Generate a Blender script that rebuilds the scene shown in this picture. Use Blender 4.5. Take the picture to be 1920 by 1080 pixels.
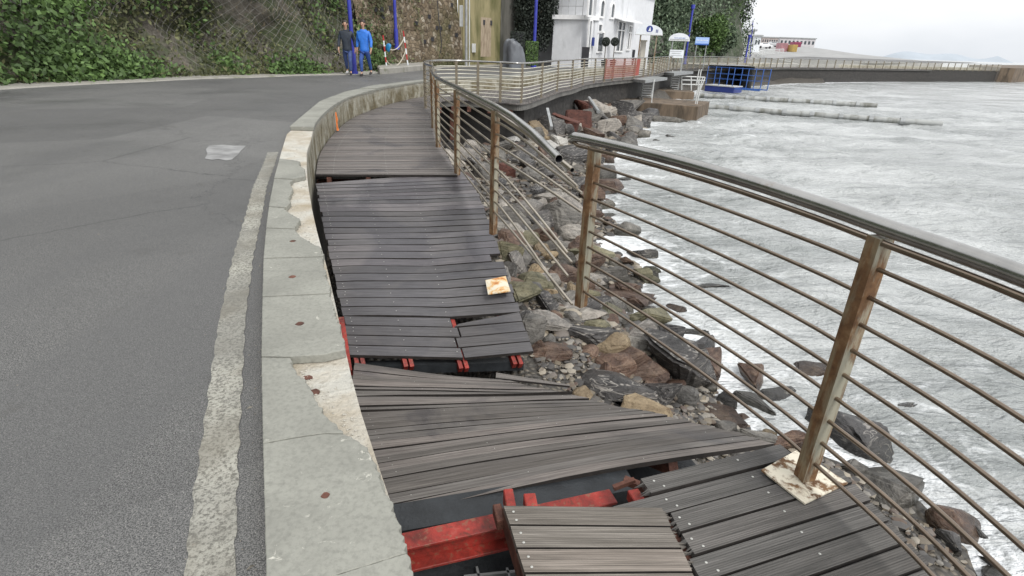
import bpy, bmesh, math, random
import numpy as np
from mathutils import Vector, Matrix, noise
R = math.radians
random.seed(7); RNG = np.random.default_rng(7)
for o in list(bpy.data.objects): bpy.data.objects.remove(o)
sc = bpy.context.scene
COL = sc.collection

# ------------------------------------------------------------------ camera
FPX = 1030.0; PITCH = 23.9; ROLL = 2.0; EYE = 1.65
th, ro = R(PITCH), R(ROLL)
f0 = Vector((0, math.cos(th), -math.sin(th))); u0 = Vector((0, math.sin(th), math.cos(th))); r0 = Vector((1, 0, 0))
RT = r0*math.cos(ro) + u0*math.sin(ro); UP = u0*math.cos(ro) - r0*math.sin(ro)
cam = bpy.data.cameras.new("camera"); camo = bpy.data.objects.new("camera", cam); COL.objects.link(camo)
cam.sensor_width = 36; cam.lens = FPX/1920*36; cam.clip_start = 0.05; cam.clip_end = 6000
M = Matrix((RT, UP, -f0)).transposed().to_4x4(); M.translation = Vector((0, 0, EYE))
camo.matrix_world = M
sc.camera = camo
CAMP = Vector((0, 0, EYE))

# ------------------------------------------------------------------ sky, sun, exposure
SUN_EL, SUN_AZ = R(50), R(150)      # soft sun, from the sea side
w = bpy.data.worlds.new("World"); sc.world = w; w.use_nodes = True
nt = w.node_tree; nt.nodes.clear()
out = nt.nodes.new('ShaderNodeOutputWorld'); bg = nt.nodes.new('ShaderNodeBackground')
sky = nt.nodes.new('ShaderNodeTexSky'); sky.sky_type = 'NISHITA'; sky.sun_disc = False
sky.sun_elevation = SUN_EL; sky.sun_rotation = SUN_AZ; sky.air_density = 1.5; sky.dust_density = 5; sky.ozone_density = 1
hs = nt.nodes.new('ShaderNodeHueSaturation'); hs.inputs['Saturation'].default_value = 0.12
mixc = nt.nodes.new('ShaderNodeMix'); mixc.data_type = 'RGBA'; mixc.inputs[0].default_value = 0.72
tc = nt.nodes.new('ShaderNodeTexCoord'); cn = nt.nodes.new('ShaderNodeTexNoise')
mp = nt.nodes.new('ShaderNodeMapping'); mp.inputs['Scale'].default_value = (1.2, 1.2, 3.0)
cn.inputs['Scale'].default_value = 1.6; cn.inputs['Detail'].default_value = 5
cr = nt.nodes.new('ShaderNodeValToRGB')
cr.color_ramp.elements[0].position = 0.3; cr.color_ramp.elements[0].color = (5.6, 5.9, 6.3, 1)
cr.color_ramp.elements[1].position = 0.7; cr.color_ramp.elements[1].color = (8.6, 8.6, 8.6, 1)
L = nt.links.new
L(tc.outputs['Generated'], mp.inputs['Vector']); L(mp.outputs[0], cn.inputs['Vector']); L(cn.outputs[0], cr.inputs[0])
L(sky.outputs[0], hs.inputs['Color']); L(hs.outputs[0], mixc.inputs[6]); L(cr.outputs[0], mixc.inputs[7])
L(mixc.outputs[2], bg.inputs['Color']); L(bg.outputs[0], out.inputs[0])
bg.inputs['Strength'].default_value = 0.12
sd = bpy.data.lights.new("sun", 'SUN'); sd.energy = 1.3; sd.angle = R(18); sd.color = (1, 0.97, 0.93)
so = bpy.data.objects.new("sun", sd); COL.objects.link(so)
dvec = Vector((math.sin(SUN_AZ)*math.cos(SUN_EL), math.cos(SUN_AZ)*math.cos(SUN_EL), math.sin(SUN_EL)))
so.rotation_euler = dvec.to_track_quat('Z', 'Y').to_euler(); so.location = (20, 20, 40)
sc.view_settings.view_transform = 'Standard'; sc.view_settings.look = 'None'
sc.view_settings.exposure = 0.62; sc.view_settings.gamma = 1.0

# ------------------------------------------------------------------ pixel -> place
def ray(px, py): return f0 + RT*((px-960)/FPX) - UP*((py-540)/FPX)
def P(px, py, z=0.0):
    v = ray(px, py); t = (z-EYE)/v.z
    return Vector((v.x*t, v.y*t, z))
def PY(px, py, y):
    v = ray(px, py); t = y/v.y
    return Vector((v.x*t, y, EYE+v.z*t))
def PV(px, py, A, B):            # where the line of sight meets the upright plane through A, B
    n = Vector((B[1]-A[1], -(B[0]-A[0]), 0)); v = ray(px, py)
    t = n.dot(Vector((A[0], A[1], 0))-Vector((0, 0, 0)))/n.dot(Vector((v.x, v.y, 0)))
    return Vector((v.x*t, v.y*t, EYE+v.z*t))

# ------------------------------------------------------------------ objects
def tag(o, label=None, cat=None, group=None, kind=None):
    if label: o['label'] = label
    if cat: o['category'] = cat
    if group: o['group'] = group
    if kind: o['kind'] = kind
    return o
def thing(name, label, cat, loc=(0, 0, 0), rz=0, group=None):
    o = bpy.data.objects.new(name, None); COL.objects.link(o); o.empty_display_size = .1
    o.location = loc; o.rotation_euler = (0, 0, rz)
    return tag(o, label, cat, group)
class MB:
    def __init__(s): s.v = []; s.f = []; s.mi = []; s.uv = []; s.hasuv = False; s.rnd = []
    def add(s, vs, fs, mi=0, uv=None, rnd=0.5):
        b = len(s.v); s.v += [tuple(x) for x in vs]
        for k, f in enumerate(fs):
            s.f.append([i+b for i in f]); s.mi.append(mi); s.rnd.append(rnd)
            s.uv.append(uv[k] if uv else None)
            if uv: s.hasuv = True
        return s
    def box(s, c, size, rz=0, mi=0, tilt=None):
        hx, hy, hz = size[0]/2, size[1]/2, size[2]/2
        m = Matrix.Rotation(rz, 3, 'Z')
        if tilt: m = m @ tilt
        vs = [Vector(c)+m @ Vector((x, y, z)) for x in (-hx, hx) for y in (-hy, hy) for z in (-hz, hz)]
        return s.add(vs, [(0, 1, 3, 2), (4, 6, 7, 5), (0, 4, 5, 1), (2, 3, 7, 6), (0, 2, 6, 4), (1, 5, 7, 3)], mi)
    def beam(s, a, b, w, h, mi=0, up=(0, 0, 1)):
        a, b = Vector(a), Vector(b); d = (b-a).normalized(); x = d.cross(Vector(up)).normalized(); z = x.cross(d)
        vs = [p+x*(sx*w/2)+z*(sz*h/2) for p in (a, b) for sx in (-1, 1) for sz in (-1, 1)]
        return s.add(vs, [(0, 1, 3, 2), (4, 6, 7, 5), (0, 4, 5, 1), (2, 3, 7, 6), (0, 2, 6, 4), (1, 5, 7, 3)], mi)
    def tube(s, pts, r, n=8, mi=0, caps=True, radii=None):
        pts = [Vector(p) for p in pts]; vs = []; fs = []
        for i, p in enumerate(pts):
            d = (pts[min(i+1, len(pts)-1)]-pts[max(i-1, 0)]).normalized()
            a = Vector((0, 0, 1)) if abs(d.z) < .9 else Vector((1, 0, 0))
            x = d.cross(a).normalized(); y = d.cross(x)
            rr = radii[i] if radii else r
            for k in range(n):
                t = 2*math.pi*k/n; vs.append(p+x*(rr*math.cos(t))+y*(rr*math.sin(t)))
        for i in range(len(pts)-1):
            for k in range(n):
                fs.append((i*n+k, i*n+(k+1) % n, (i+1)*n+(k+1) % n, (i+1)*n+k))
        if caps: fs.append(tuple(range(n-1, -1, -1))); fs.append(tuple((len(pts)-1)*n+k for k in range(n)))
        return s.add(vs, fs, mi)
    def prism(s, poly, z0, z1, mi=0):
        n = len(poly); vs = [(p[0], p[1], z0) for p in poly]+[(p[0], p[1], z1) for p in poly]
        fs = [tuple(range(n-1, -1, -1)), tuple(range(n, 2*n))]+[(i, (i+1) % n, n+(i+1) % n, n+i) for i in range(n)]
        return s.add(vs, fs, mi)
    def build(s, name, mats, parent=None, smooth=False, loc=None, angle=None, bevel=0):
        if not isinstance(mats, (list, tuple)): mats = [mats]
        me = bpy.data.meshes.new(name); me.from_pydata(s.v, [], s.f)
        for m in mats: me.materials.append(m)
        if len(mats) > 1: me.polygons.foreach_set('material_index', s.mi)
        if s.hasuv:
            ul = me.uv_layers.new(name='UVMap'); k = 0; buf = []
            for f, u in zip(s.f, s.uv):
                if u is None: buf += [0.0, 0.0]*len(f)
                else:
                    for q in u: buf += [q[0], q[1]]
            ul.data.foreach_set('uv', buf)
            at = me.attributes.new('rnd', 'FLOAT', 'FACE'); at.data.foreach_set('value', s.rnd)
        if bevel or True:
            bm = bmesh.new(); bm.from_mesh(me); bmesh.ops.recalc_face_normals(bm, faces=bm.faces)
            if bevel: bmesh.ops.bevel(bm, geom=list(bm.edges), offset=bevel, segments=1, affect='EDGES', clamp_overlap=True)
            bm.to_mesh(me); bm.free()
        if smooth:
            me.polygons.foreach_set('use_smooth', [True]*len(me.polygons))
            if angle: me.set_sharp_from_angle(angle=R(angle))
        o = bpy.data.objects.new(name, me); COL.objects.link(o)
        if parent: o.parent = parent
        if loc is not None: o.location = loc
        return o
def npmesh(name, v, f, mats, parent=None, smooth=False, angle=None):
    """quick mesh from arrays; f is (n,3) or (n,4)"""
    me = bpy.data.meshes.new(name); v = np.asarray(v, dtype=np.float32); f = np.asarray(f, dtype=np.int32)
    me.vertices.add(len(v)); me.vertices.foreach_set('co', v.ravel())
    k = f.shape[1]; me.loops.add(f.size); me.loops.foreach_set('vertex_index', f.ravel())
    me.polygons.add(len(f)); me.polygons.foreach_set('loop_start', np.arange(0, f.size, k, dtype=np.int32))
    me.update(calc_edges=True); me.validate()
    for m in (mats if isinstance(mats, (list, tuple)) else [mats]): me.materials.append(m)
    if smooth:
        me.polygons.foreach_set('use_smooth', [True]*len(me.polygons))
        if angle: me.set_sharp_from_angle(angle=R(angle))
    o = bpy.data.objects.new(name, me); COL.objects.link(o)
    if parent: o.parent = parent
    return o
def local(parent, p): return Vector(p)-Vector(parent.location)
def interp(x, xs, ys): return float(np.interp(x, xs, ys))
def catmull(pts, n=8):
    pts = [Vector(p) for p in pts]; o = []
    for i in range(len(pts)-1):
        p0, p1, p2, p3 = pts[max(i-1, 0)], pts[i], pts[i+1], pts[min(i+2, len(pts)-1)]
        for k in range(n):
            t = k/n
            o.append(.5*((2*p1)+(p2-p0)*t+(2*p0-5*p1+4*p2-p3)*t*t+(3*p1-p0-3*p2+p3)*t**3))
    o.append(pts[-1]); return o
# numpy value noise, 3D, smooth
_perm = RNG.permutation(4096); _val = RNG.random(4096)
def vnoise(x, y, z):
    xi, yi, zi = np.floor(x).astype(int), np.floor(y).astype(int), np.floor(z).astype(int)
    fx, fy, fz = x-xi, y-yi, z-zi
    fx, fy, fz = [t*t*(3-2*t) for t in (fx, fy, fz)]
    def h(a, b, c): return _val[(_perm[(_perm[(_perm[a & 4095]+b) & 4095]+c) & 4095])]
    r = 0
    for dx in (0, 1):
        for dy in (0, 1):
            for dz in (0, 1):
                r = r+h(xi+dx, yi+dy, zi+dz)*(fx if dx else 1-fx)*(fy if dy else 1-fy)*(fz if dz else 1-fz)
    return r*2-1
def fbm(x, y, z, o=4):
    r = 0; a = 1
    for k in range(o): r = r+a*vnoise(x*2**k+7.3*k, y*2**k, z*2**k); a *= .5
    return r

# ------------------------------------------------------------------ materials
class NB:
    def __init__(s, name):
        s.m = bpy.data.materials.new(name); s.m.use_nodes = True; s.t = s.m.node_tree; s.b = s.t.nodes['Principled BSDF']
    def n(s, t, **k):
        o = s.t.nodes.new(t)
        for a, b in k.items():
            if hasattr(o, a): setattr(o, a, b)
        return o
    def l(s, a, b): s.t.links.new(a, b)
    def coord(s, which='Object', scale=(1, 1, 1), rot=(0, 0, 0)):
        tc = s.n('ShaderNodeTexCoord'); mp = s.n('ShaderNodeMapping'); mp.inputs['Scale'].default_value = scale; mp.inputs['Rotation'].default_value = rot
        s.l(tc.outputs[which], mp.inputs[0]); return mp.outputs[0]
    def pos(s, scale=(1, 1, 1)):
        g = s.n('ShaderNodeNewGeometry'); mp = s.n('ShaderNodeMapping'); mp.inputs['Scale'].default_value = scale
        s.l(g.outputs['Position'], mp.inputs[0]); return mp.outputs[0]
    def noise(s, vec, scale, detail=4, rough=.55, dist=0):
        o = s.n('ShaderNodeTexNoise'); s.l(vec, o.inputs['Vector']); o.inputs['Scale'].default_value = scale
        o.inputs['Detail'].default_value = detail; o.inputs['Roughness'].default_value = rough; o.inputs['Distortion'].default_value = dist
        return o.outputs[0]
    def vor(s, vec, scale, feat='F1', out='Distance'):
        o = s.n('ShaderNodeTexVoronoi'); o.feature = feat; s.l(vec, o.inputs['Vector']); o.inputs['Scale'].default_value = scale
        return o.outputs[out]
    def ramp(s, fac, stops):
        o = s.n('ShaderNodeValToRGB'); e = o.color_ramp.elements
        while len(e) < len(stops): e.new(.5)
        for i, (p, c) in enumerate(stops):
            e[i].position = p; e[i].color = (c[0], c[1], c[2], 1) if isinstance(c, (tuple, list)) else (c, c, c, 1)
        s.l(fac, o.inputs[0]); return o.outputs[0]
    def mix(s, fac, a, b, mode='MIX'):
        o = s.n('ShaderNodeMix'); o.data_type = 'RGBA'; o.blend_type = mode
        for i, x in ((0, fac), (6, a), (7, b)):
            if hasattr(x, 'is_output'): s.l(x, o.inputs[i])
            elif i == 0: o.inputs[0].default_value = x
            else: o.inputs[i].default_value = (x[0], x[1], x[2], 1) if isinstance(x, (tuple, list)) else (x, x, x, 1)
        return o.outputs[2]
    def math(s, op, a, b=0.0, clamp=False):
        o = s.n('ShaderNodeMath'); o.operation = op; o.use_clamp = clamp
        for i, x in ((0, a), (1, b)):
            if hasattr(x, 'is_output'): s.l(x, o.inputs[i])
            else: o.inputs[i].default_value = x
        return o.outputs[0]
    def attr(s, name, out='Fac'):
        o = s.n('ShaderNodeAttribute'); o.attribute_name = name; return o.outputs[out]
    def bump(s, h, strength=.3, dist=.01, prev=None):
        o = s.n('ShaderNodeBump'); o.inputs['Strength'].default_value = strength; o.inputs['Distance'].default_value = dist
        s.l(h, o.inputs['Height'])
        if prev: s.l(prev, o.inputs['Normal'])
        return o.outputs[0]
    def fin(s, col=None, rough=.7, normal=None, metal=0.0, spec=None):
        for k, x in (('Base Color', col), ('Roughness', rough), ('Metallic', metal), ('Specular IOR Level', spec), ('Normal', normal)):
            if x is None: continue
            if hasattr(x, 'is_output'): s.l(x, s.b.inputs[k])
            else: s.b.inputs[k].default_value = (x[0], x[1], x[2], 1) if isinstance(x, (tuple, list)) else x
        return s.m
def simple(name, c, rough=.6, var=.25, scale=6, metal=0, bump=.15, bd=.01, coord='Object'):
    b = NB(name); v = b.coord(coord); n = b.noise(v, scale, 5)
    lo = tuple(x*(1-var) for x in c); hi = tuple(min(1, x*(1+var)) for x in c)
    col = b.ramp(n, [(.3, lo), (.7, hi)])
    n2 = b.noise(v, scale*7, 3)
    return b.fin(col, rough, b.bump(n2, bump, bd), metal)
def dirty(name, c, dirt, amount=.5, rough=.6, scale=3, metal=0, streak=(1, 1, .25), bump=.3, bd=.01):
    b = NB(name); v = b.coord('Object', streak); n = b.noise(v, scale, 7, .62, .4); v2 = b.coord('Object')
    m = b.ramp(n, [(.62-.35*amount, 0), (.74-.25*amount, 1)])
    base = b.mix(b.noise(v2, scale*4, 4), tuple(x*.85 for x in c), tuple(min(1, x*1.12) for x in c))
    return b.fin(b.mix(m, base, dirt), rough, b.bump(b.noise(v2, scale*12, 4), bump, bd), metal)
def wood(name, lo, hi, wet=.5, tint=(1, 1, 1)):
    b = NB(name)
    uv = b.n('ShaderNodeUVMap'); uv.uv_map = 'UVMap'
    m1 = b.n('ShaderNodeMapping'); m1.inputs['Scale'].default_value = (1.6, 34, 1); b.l(uv.outputs[0], m1.inputs[0])
    r = b.attr('rnd')
    cmb = b.n('ShaderNodeCombineXYZ'); b.l(b.math('MULTIPLY', r, 91.0), cmb.inputs[2]); b.l(b.math('MULTIPLY', r, 37.0), cmb.inputs[0])
    ad = b.n('ShaderNodeVectorMath'); ad.operation = 'ADD'; b.l(m1.outputs[0], ad.inputs[0]); b.l(cmb.outputs[0], ad.inputs[1])
    grain = b.noise(ad.outputs[0], 1.4, 6, .65, .5)
    m2 = b.n('ShaderNodeMapping'); m2.inputs['Scale'].default_value = (3, 190, 1); b.l(uv.outputs[0], m2.inputs[0])
    ad2 = b.n('ShaderNodeVectorMath'); ad2.operation = 'ADD'; b.l(m2.outputs[0], ad2.inputs[0]); b.l(cmb.outputs[0], ad2.inputs[1])
    fine = b.noise(ad2.outputs[0], 1.0, 3, .6)
    col = b.ramp(grain, [(.25, lo), (.5, tuple((x+y)*.5 for x, y in zip(lo, hi))), (.75, hi)])
    col = b.mix(b.ramp(fine, [(.30, .6), (.55, 0)]), col, tuple(x*.45 for x in lo))
    per = b.ramp(r, [(0, (.72, .7, .68)), (.5, (1, 1, 1)), (1, (1.28, 1.22, 1.2))])
    col = b.mix(1.0, col, per, 'MULTIPLY')
    wv = b.pos((.9, .9, .9)); wp = b.noise(wv, 1.3, 4, .6, .6)
    wetm = b.ramp(wp, [(.62-.2*wet, 0), (.72-.2*wet, 1)])
    col = b.mix(wetm, col, b.mix(1.0, col, (.62*tint[0], .62*tint[1], .66*tint[2]), 'MULTIPLY'))
    sx = b.n('ShaderNodeSeparateXYZ'); b.l(uv.outputs[0], sx.inputs[0])
    groove = b.math('SINE', b.math('MULTIPLY', sx.outputs[1], 2*math.pi*110.0))
    col = b.mix(b.ramp(groove, [(.0, .16), (.5, 0)]), col, tuple(x*.3 for x in lo))  # groove troughs shaded in the colour as well as by the bump
    n1 = b.bump(b.math('ADD', b.math('MULTIPLY', groove, .35), b.math('ADD', b.math('MULTIPLY', fine, 1.4), b.math('MULTIPLY', grain, 1.5))), .55, .0035)
    rough = b.math('SUBTRACT', b.math('ADD', .78 - .12*wet, b.math('MULTIPLY', fine, .15)), b.math('MULTIPLY', wetm, .40))
    return b.fin(col, rough, n1)
M_deckA = wood('weathered_deck_wood', (.105, .094, .086), (.25, .232, .22), .5)
M_deckB = wood('wet_deck_wood', (.098, .094, .096), (.19, .183, .188), .95)
M_deckC = wood('grey_brown_deck_wood', (.085, .074, .066), (.32, .298, .275), .3)
M_deckD = wood('dark_grooved_deck_wood', (.066, .063, .058), (.175, .166, .156), .4)
M_deckE = wood('pale_grooved_deck_wood', (.10, .088, .073), (.30, .272, .24), 0)
def asphalt():
    b = NB('asphalt'); v = b.pos()
    a = b.noise(v, 260, 2, .6); big = b.noise(v, .35, 5, .6); vv = b.vor(v, 120)
    col = b.ramp(big, [(.3, (.15, .149, .145)), (.7, (.215, .213, .206))])
    col = b.mix(b.ramp(a, [(.42, 1), (.56, 0)]), col, (.05, .05, .05))
    col = b.mix(b.ramp(b.vor(v, 90, out='Distance'), [(.1, 1), (.2, 0)]), col, (.32, .31, .29))
    pa = b.vor(b.mix(.2, v, b.noise(v, .8, 3)), .32, out='Color'); pq = b.n('ShaderNodeSeparateColor'); b.l(pa, pq.inputs[0]); col = b.mix(1.0, col, b.ramp(pq.outputs[0], [(0, (.84, .84, .84)), (1, (1.1, 1.1, 1.09))]), 'MULTIPLY')
    ck = b.vor(b.mix(.45, v, b.noise(v, 1.3, 7, .7)), .55, 'DISTANCE_TO_EDGE'); col = b.mix(b.ramp(ck, [(0, .75), (.0035, 0)]), col, (.035, .035, .035))
    tr = b.noise(b.pos((1.6, .12, 1)), .9, 3); col = b.mix(b.ramp(tr, [(.5, 0), (.62, .35)]), col, (.10, .10, .10))
    stn = b.noise(v, 2.4, 7, .7, .8); col = b.mix(b.ramp(stn, [(.6, 0), (.7, .5)]), col, (.075, .072, .065))
    wet = b.ramp(b.noise(v, .6, 4), [(.5, 0), (.7, 1)])
    col = b.mix(b.math('MULTIPLY', wet, .3), col, (.06, .06, .062))
    return b.fin(col, b.math('SUBTRACT', .72, b.math('MULTIPLY', wet, .25)), b.bump(a, .5, .006))
M_asph = asphalt()
def concrete(name, lo, hi, spots=True, moss=False):
    b = NB(name); v = b.pos()
    big = b.noise(v, 2.2, 8, .62, .3); fine = b.noise(v, 55, 5, .7); sp = b.noise(v, 14, 6, .75, 1.2)
    col = b.ramp(big, [(.28, lo), (.72, hi)])
    col = b.mix(b.ramp(fine, [(.3, .45), (.55, 0)]), col, tuple(x*.6 for x in lo))
    if spots:
        col = b.mix(b.ramp(sp, [(.64, 0), (.7, .8)]), col, (.60, .58, .51))
        cr_ = b.vor(b.mix(.25, v, b.noise(v, 3, 5)), .8, 'DISTANCE_TO_EDGE'); col = b.mix(b.ramp(cr_, [(.0, .3), (.006, 0)]), col, (.14, .14, .13))
    if moss:
        col = b.mix(b.ramp(b.noise(v, 1.2, 6, .7), [(.56, 0), (.66, .8)]), col, (.10, .115, .05))
    h = b.math('ADD', b.math('MULTIPLY', sp, .6), fine)
    return b.fin(col, .8, b.bump(h, .5, .004))
M_cap = concrete('grey_slate_coping', (.20, .20, .175), (.325, .325, .285))
M_conc = concrete('pale_concrete', (.38, .36, .31), (.55, .52, .46), False)
M_pave = concrete('verge_concrete', (.26, .25, .22), (.36, .345, .31), True, True)
def cream():
    b = NB('cream_mortar'); v = b.pos(); n = b.noise(v, 3, 7, .6, .4); f = b.noise(v, 40, 5, .65)
    col = b.ramp(n, [(.3, (.40, .33, .23)), (.47, (.54, .49, .41)), (.58, (.62, .60, .54)), (.72, (.46, .455, .42))])
    col = b.mix(b.ramp(b.noise(v, 19, 7, .75, 1), [(.55, 0), (.66, .7)]), col, (.26, .22, .16))
    sx = b.n('ShaderNodeSeparateXYZ'); b.l(b.pos(), sx.inputs[0])
    st = b.noise(b.pos((1.3, 1.3, .8)), 1.3, 8, .72, .9)
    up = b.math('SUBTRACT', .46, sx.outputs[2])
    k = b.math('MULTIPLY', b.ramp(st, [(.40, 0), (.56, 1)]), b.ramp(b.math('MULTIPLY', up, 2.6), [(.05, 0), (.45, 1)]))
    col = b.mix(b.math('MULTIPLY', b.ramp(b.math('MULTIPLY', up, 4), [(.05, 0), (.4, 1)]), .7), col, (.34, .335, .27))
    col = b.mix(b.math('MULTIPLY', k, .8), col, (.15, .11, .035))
    col = b.mix(b.ramp(b.math('MULTIPLY', up, 1.0), [(.44, 0), (.60, .96)]), col, (.022, .02, .018))  # face blackened below deck level, shade of the gap painted in
    col = b.mix(b.math('MULTIPLY', k, b.ramp(f, [(.45, 0), (.6, .8)])), col, (.05, .045, .03))
    return b.fin(col, .85, b.bump(b.math('ADD', b.math('MULTIPLY', b.noise(v, 17, 6, .7), .8), b.math('ADD', n, b.math('MULTIPLY', f, .5))), 1.0, .03))
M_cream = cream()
def linepaint():
    b = NB('worn_white_paint'); v = b.pos(); n = b.noise(v, 95, 4, .7); g = b.noise(v, 3, 5, .6)
    big = b.noise(v, 1.1, 4, .6)
    col = b.mix(b.ramp(n, [(.40, 1), (.54, 0)]), (.43, .42, .365), (.14, .135, .115))
    col = b.mix(b.ramp(g, [(.44, 0), (.66, .8)]), col, (.19, .175, .14)); col = b.mix(b.ramp(big, [(.45, 0), (.6, .5)]), col, (.16, .158, .145))
    return b.fin(col, .7, b.bump(n, .8, .01))
M_line = linepaint()
M_line2 = simple('faded_white_paint', (.245, .245, .242), .7, .35, 5)
def steel(name, c=(.50, .49, .46), rough=.28):
    b = NB(name); v = b.coord('Object'); n = b.noise(v, 5, 5, .6); f = b.noise(v, 60, 4, .6)
    col = b.ramp(n, [(.35, c), (.7, tuple(x*.7 for x in c))])
    col = b.mix(b.ramp(b.noise(v, 9, 6, .7), [(.6, 0), (.72, .65)]), col, (.25, .15, .08))
    return b.fin(col, b.math('ADD', rough-.06, b.math('MULTIPLY', f, .2)), b.bump(f, .12, .002), .92)
M_steel = steel('stainless_tube', (.46, .45, .43), .2)
M_bar = steel('stained_steel_bar', (.62, .55, .46), .27)
M_farbar = simple('sky_sheen_steel', (.60, .58, .50), .4, .15, 2, metal=.3)  # far bars coloured pale, sky reflection put into the base colour
M_bardark = steel('dark_stained_bar', (.31, .245, .19), .26)
def rustpost(name, base, amt):
    b = NB(name); v = b.coord('Object'); st = b.noise(b.coord('Object', (9, 9, 1.6)), 1.6, 7, .65, .3); n = b.noise(v, 22, 5, .65)
    col = b.mix(b.noise(v, 3, 4), tuple(x*.8 for x in base), base)
    m = b.ramp(st, [(.52-.2*amt, 0), (.60-.12*amt, 1)])
    rc = b.ramp(n, [(.3, (.085, .042, .02)), (.55, (.18, .095, .042)), (.8, (.32, .22, .12))])
    return b.fin(b.mix(m, col, rc), b.math('ADD', .45, b.math('MULTIPLY', m, .3)), b.bump(n, .35, .004), .15)
M_post = rustpost('rust_streaked_post', (.36, .34, .26), .36)
M_postfar = simple('brown_steel_post', (.16, .135, .095), .6, .35, 3)
M_postrust = rustpost('rusted_post_side', (.27, .22, .14), .62)
M_plate = rustpost('rust_stained_plate', (.80, .74, .60), .18)
def plate2():
    b = NB('orange_rusted_plate'); v = b.pos(); n = b.noise(v, 7, 6, .65, .8)
    col = b.ramp(n, [(.44, (.68, .63, .50)), (.53, (.66, .44, .20)), (.60, (.52, .20, .05)), (.7, (.22, .08, .025))])
    return b.fin(col, .5, b.bump(n, .2, .004), .1)
M_plate2 = plate2()
def redsteel():
    b = NB('red_primed_steel'); v = b.coord('Object'); n = b.noise(v, 6, 7, .7, .4); f = b.noise(v, 40, 4)
    col = b.ramp(n, [(.3, (.05, .012, .01)), (.45, (.20, .022, .015)), (.62, (.36, .035, .024)), (.78, (.42, .14, .11))])
    g2 = b.noise(b.pos(), 11, 8, .75, 1.2); col = b.mix(b.ramp(g2, [(.54, 0), (.64, .75)]), col, (.09, .03, .018)); col = b.mix(b.ramp(f, [(.58, 0), (.66, .7)]), col, (.22, .10, .06))
    return b.fin(col, b.math('ADD', .3, b.math('MULTIPLY', g2, .5)), b.bump(b.math('ADD', f, g2), .5, .006))
M_red = redsteel()
M_rust = simple('brown_rusted_steel', (.11, .045, .03), .75, .6, 14, bump=.5)
M_dark = simple('dark_oiled_timber', (.022, .025, .028), .5, .4, 9, bump=.4)
M_seawall = NB('dark_masonry')
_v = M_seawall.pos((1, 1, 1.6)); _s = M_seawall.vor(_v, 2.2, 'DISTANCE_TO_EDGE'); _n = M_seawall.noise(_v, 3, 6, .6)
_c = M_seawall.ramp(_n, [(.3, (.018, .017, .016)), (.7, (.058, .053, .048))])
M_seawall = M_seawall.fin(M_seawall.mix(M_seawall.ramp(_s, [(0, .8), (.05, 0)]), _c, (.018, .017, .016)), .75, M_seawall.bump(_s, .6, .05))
def rockmat(name, stops, bands=0.0, rough=.6, vein=0.0, wet=False):
    b = NB(name); v = b.coord('Object'); 
    oi = b.n('ShaderNodeObjectInfo'); ad = b.n('ShaderNodeVectorMath'); ad.operation = 'ADD'
    cm = b.n('ShaderNodeCombineXYZ'); b.l(b.math('MULTIPLY', oi.outputs['Random'], 50), cm.inputs[0]); b.l(b.math('MULTIPLY', oi.outputs['Random'], 31), cm.inputs[1])
    b.l(v, ad.inputs[0]); b.l(cm.outputs[0], ad.inputs[1]); v = ad.outputs[0]
    n = b.noise(v, 4.5, 8, .65, .5)
    col = b.ramp(n, stops)
    f = b.noise(v, 32, 6, .7)
    col = b.mix(b.ramp(f, [(.32, .65), (.52, 0)]), col, tuple(x*.5 for x in stops[0][1]))
    mpp = b.n('ShaderNodeMapping'); mpp.inputs['Scale'].default_value = (1, 1.5, 9); mpp.inputs['Rotation'].default_value = (.5, .35, 0); b.l(v, mpp.inputs[0])
    band = b.noise(mpp.outputs[0], 3.2, 5, .6, .6)
    if bands: col = b.mix(b.math('MULTIPLY', b.ramp(band, [(.48, 0), (.62, 1)]), bands), col, tuple(min(1, x*1.9+.06) for x in stops[-1][1]))
    if vein: col = b.mix(b.ramp(b.noise(mpp.outputs[0], 2.2, 2, .5, 1.5), [(.55, 0), (.585, vein), (.61, 0)]), col, (.58, .55, .5))
    h = b.math('ADD', b.math('MULTIPLY', band, .9), b.math('ADD', n, b.math('MULTIPLY', f, .35)))
    # per-rock value shift
    col = b.mix(1.0, col, b.ramp(oi.outputs['Random'], [(0, (.7, .7, .72)), (1, (1.25, 1.22, 1.18))]), 'MULTIPLY')
    pz = b.n('ShaderNodeSeparateXYZ'); b.l(b.pos(), pz.inputs[0])
    tide = b.ramp(b.math('ADD', b.math('MULTIPLY', b.math('ADD', pz.outputs[2], 1.95), 2.2), b.math('MULTIPLY', n, .25)), [(.35, 1), (.62, 0)])
    col = b.mix(tide, col, b.mix(1.0, col, (.42, .42, .38), 'MULTIPLY'))
    return b.fin(col, b.math('SUBTRACT', rough, b.math('MULTIPLY', tide, .22)), b.bump(h, .9, .04), spec=.4)
ROCK = {
 'grey': rockmat('grey_schist', [(.3, (.052, .050, .047)), (.7, (.185, .175, .155))], .22, .5),
 'light': rockmat('pale_grey_schist', [(.3, (.13, .125, .115)), (.7, (.31, .285, .25))], .25, vein=.4),
 'dark': rockmat('dark_wet_slate', [(.3, (.022, .021, .021)), (.7, (.08, .076, .074))], .15, .3, vein=.5),
 'brown': rockmat('reddish_brown_rock', [(.3, (.035, .02, .014)), (.55, (.10, .06, .042)), (.75, (.20, .14, .095))], .2, .42),
 'tan': rockmat('tan_sandstone', [(.3, (.13, .09, .05)), (.7, (.33, .265, .17))], .1, .6),
 'olive': rockmat('olive_faced_rock', [(.3, (.05, .05, .028)), (.7, (.19, .175, .11))], .2, .5),
 'rust': rockmat('rust_red_debris', [(.3, (.05, .018, .014)), (.7, (.17, .065, .045))], 0, .7),
 'white': rockmat('broken_white_concrete', [(.3, (.42, .41, .38)), (.7, (.62, .61, .57))], 0, .8),
}
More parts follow.
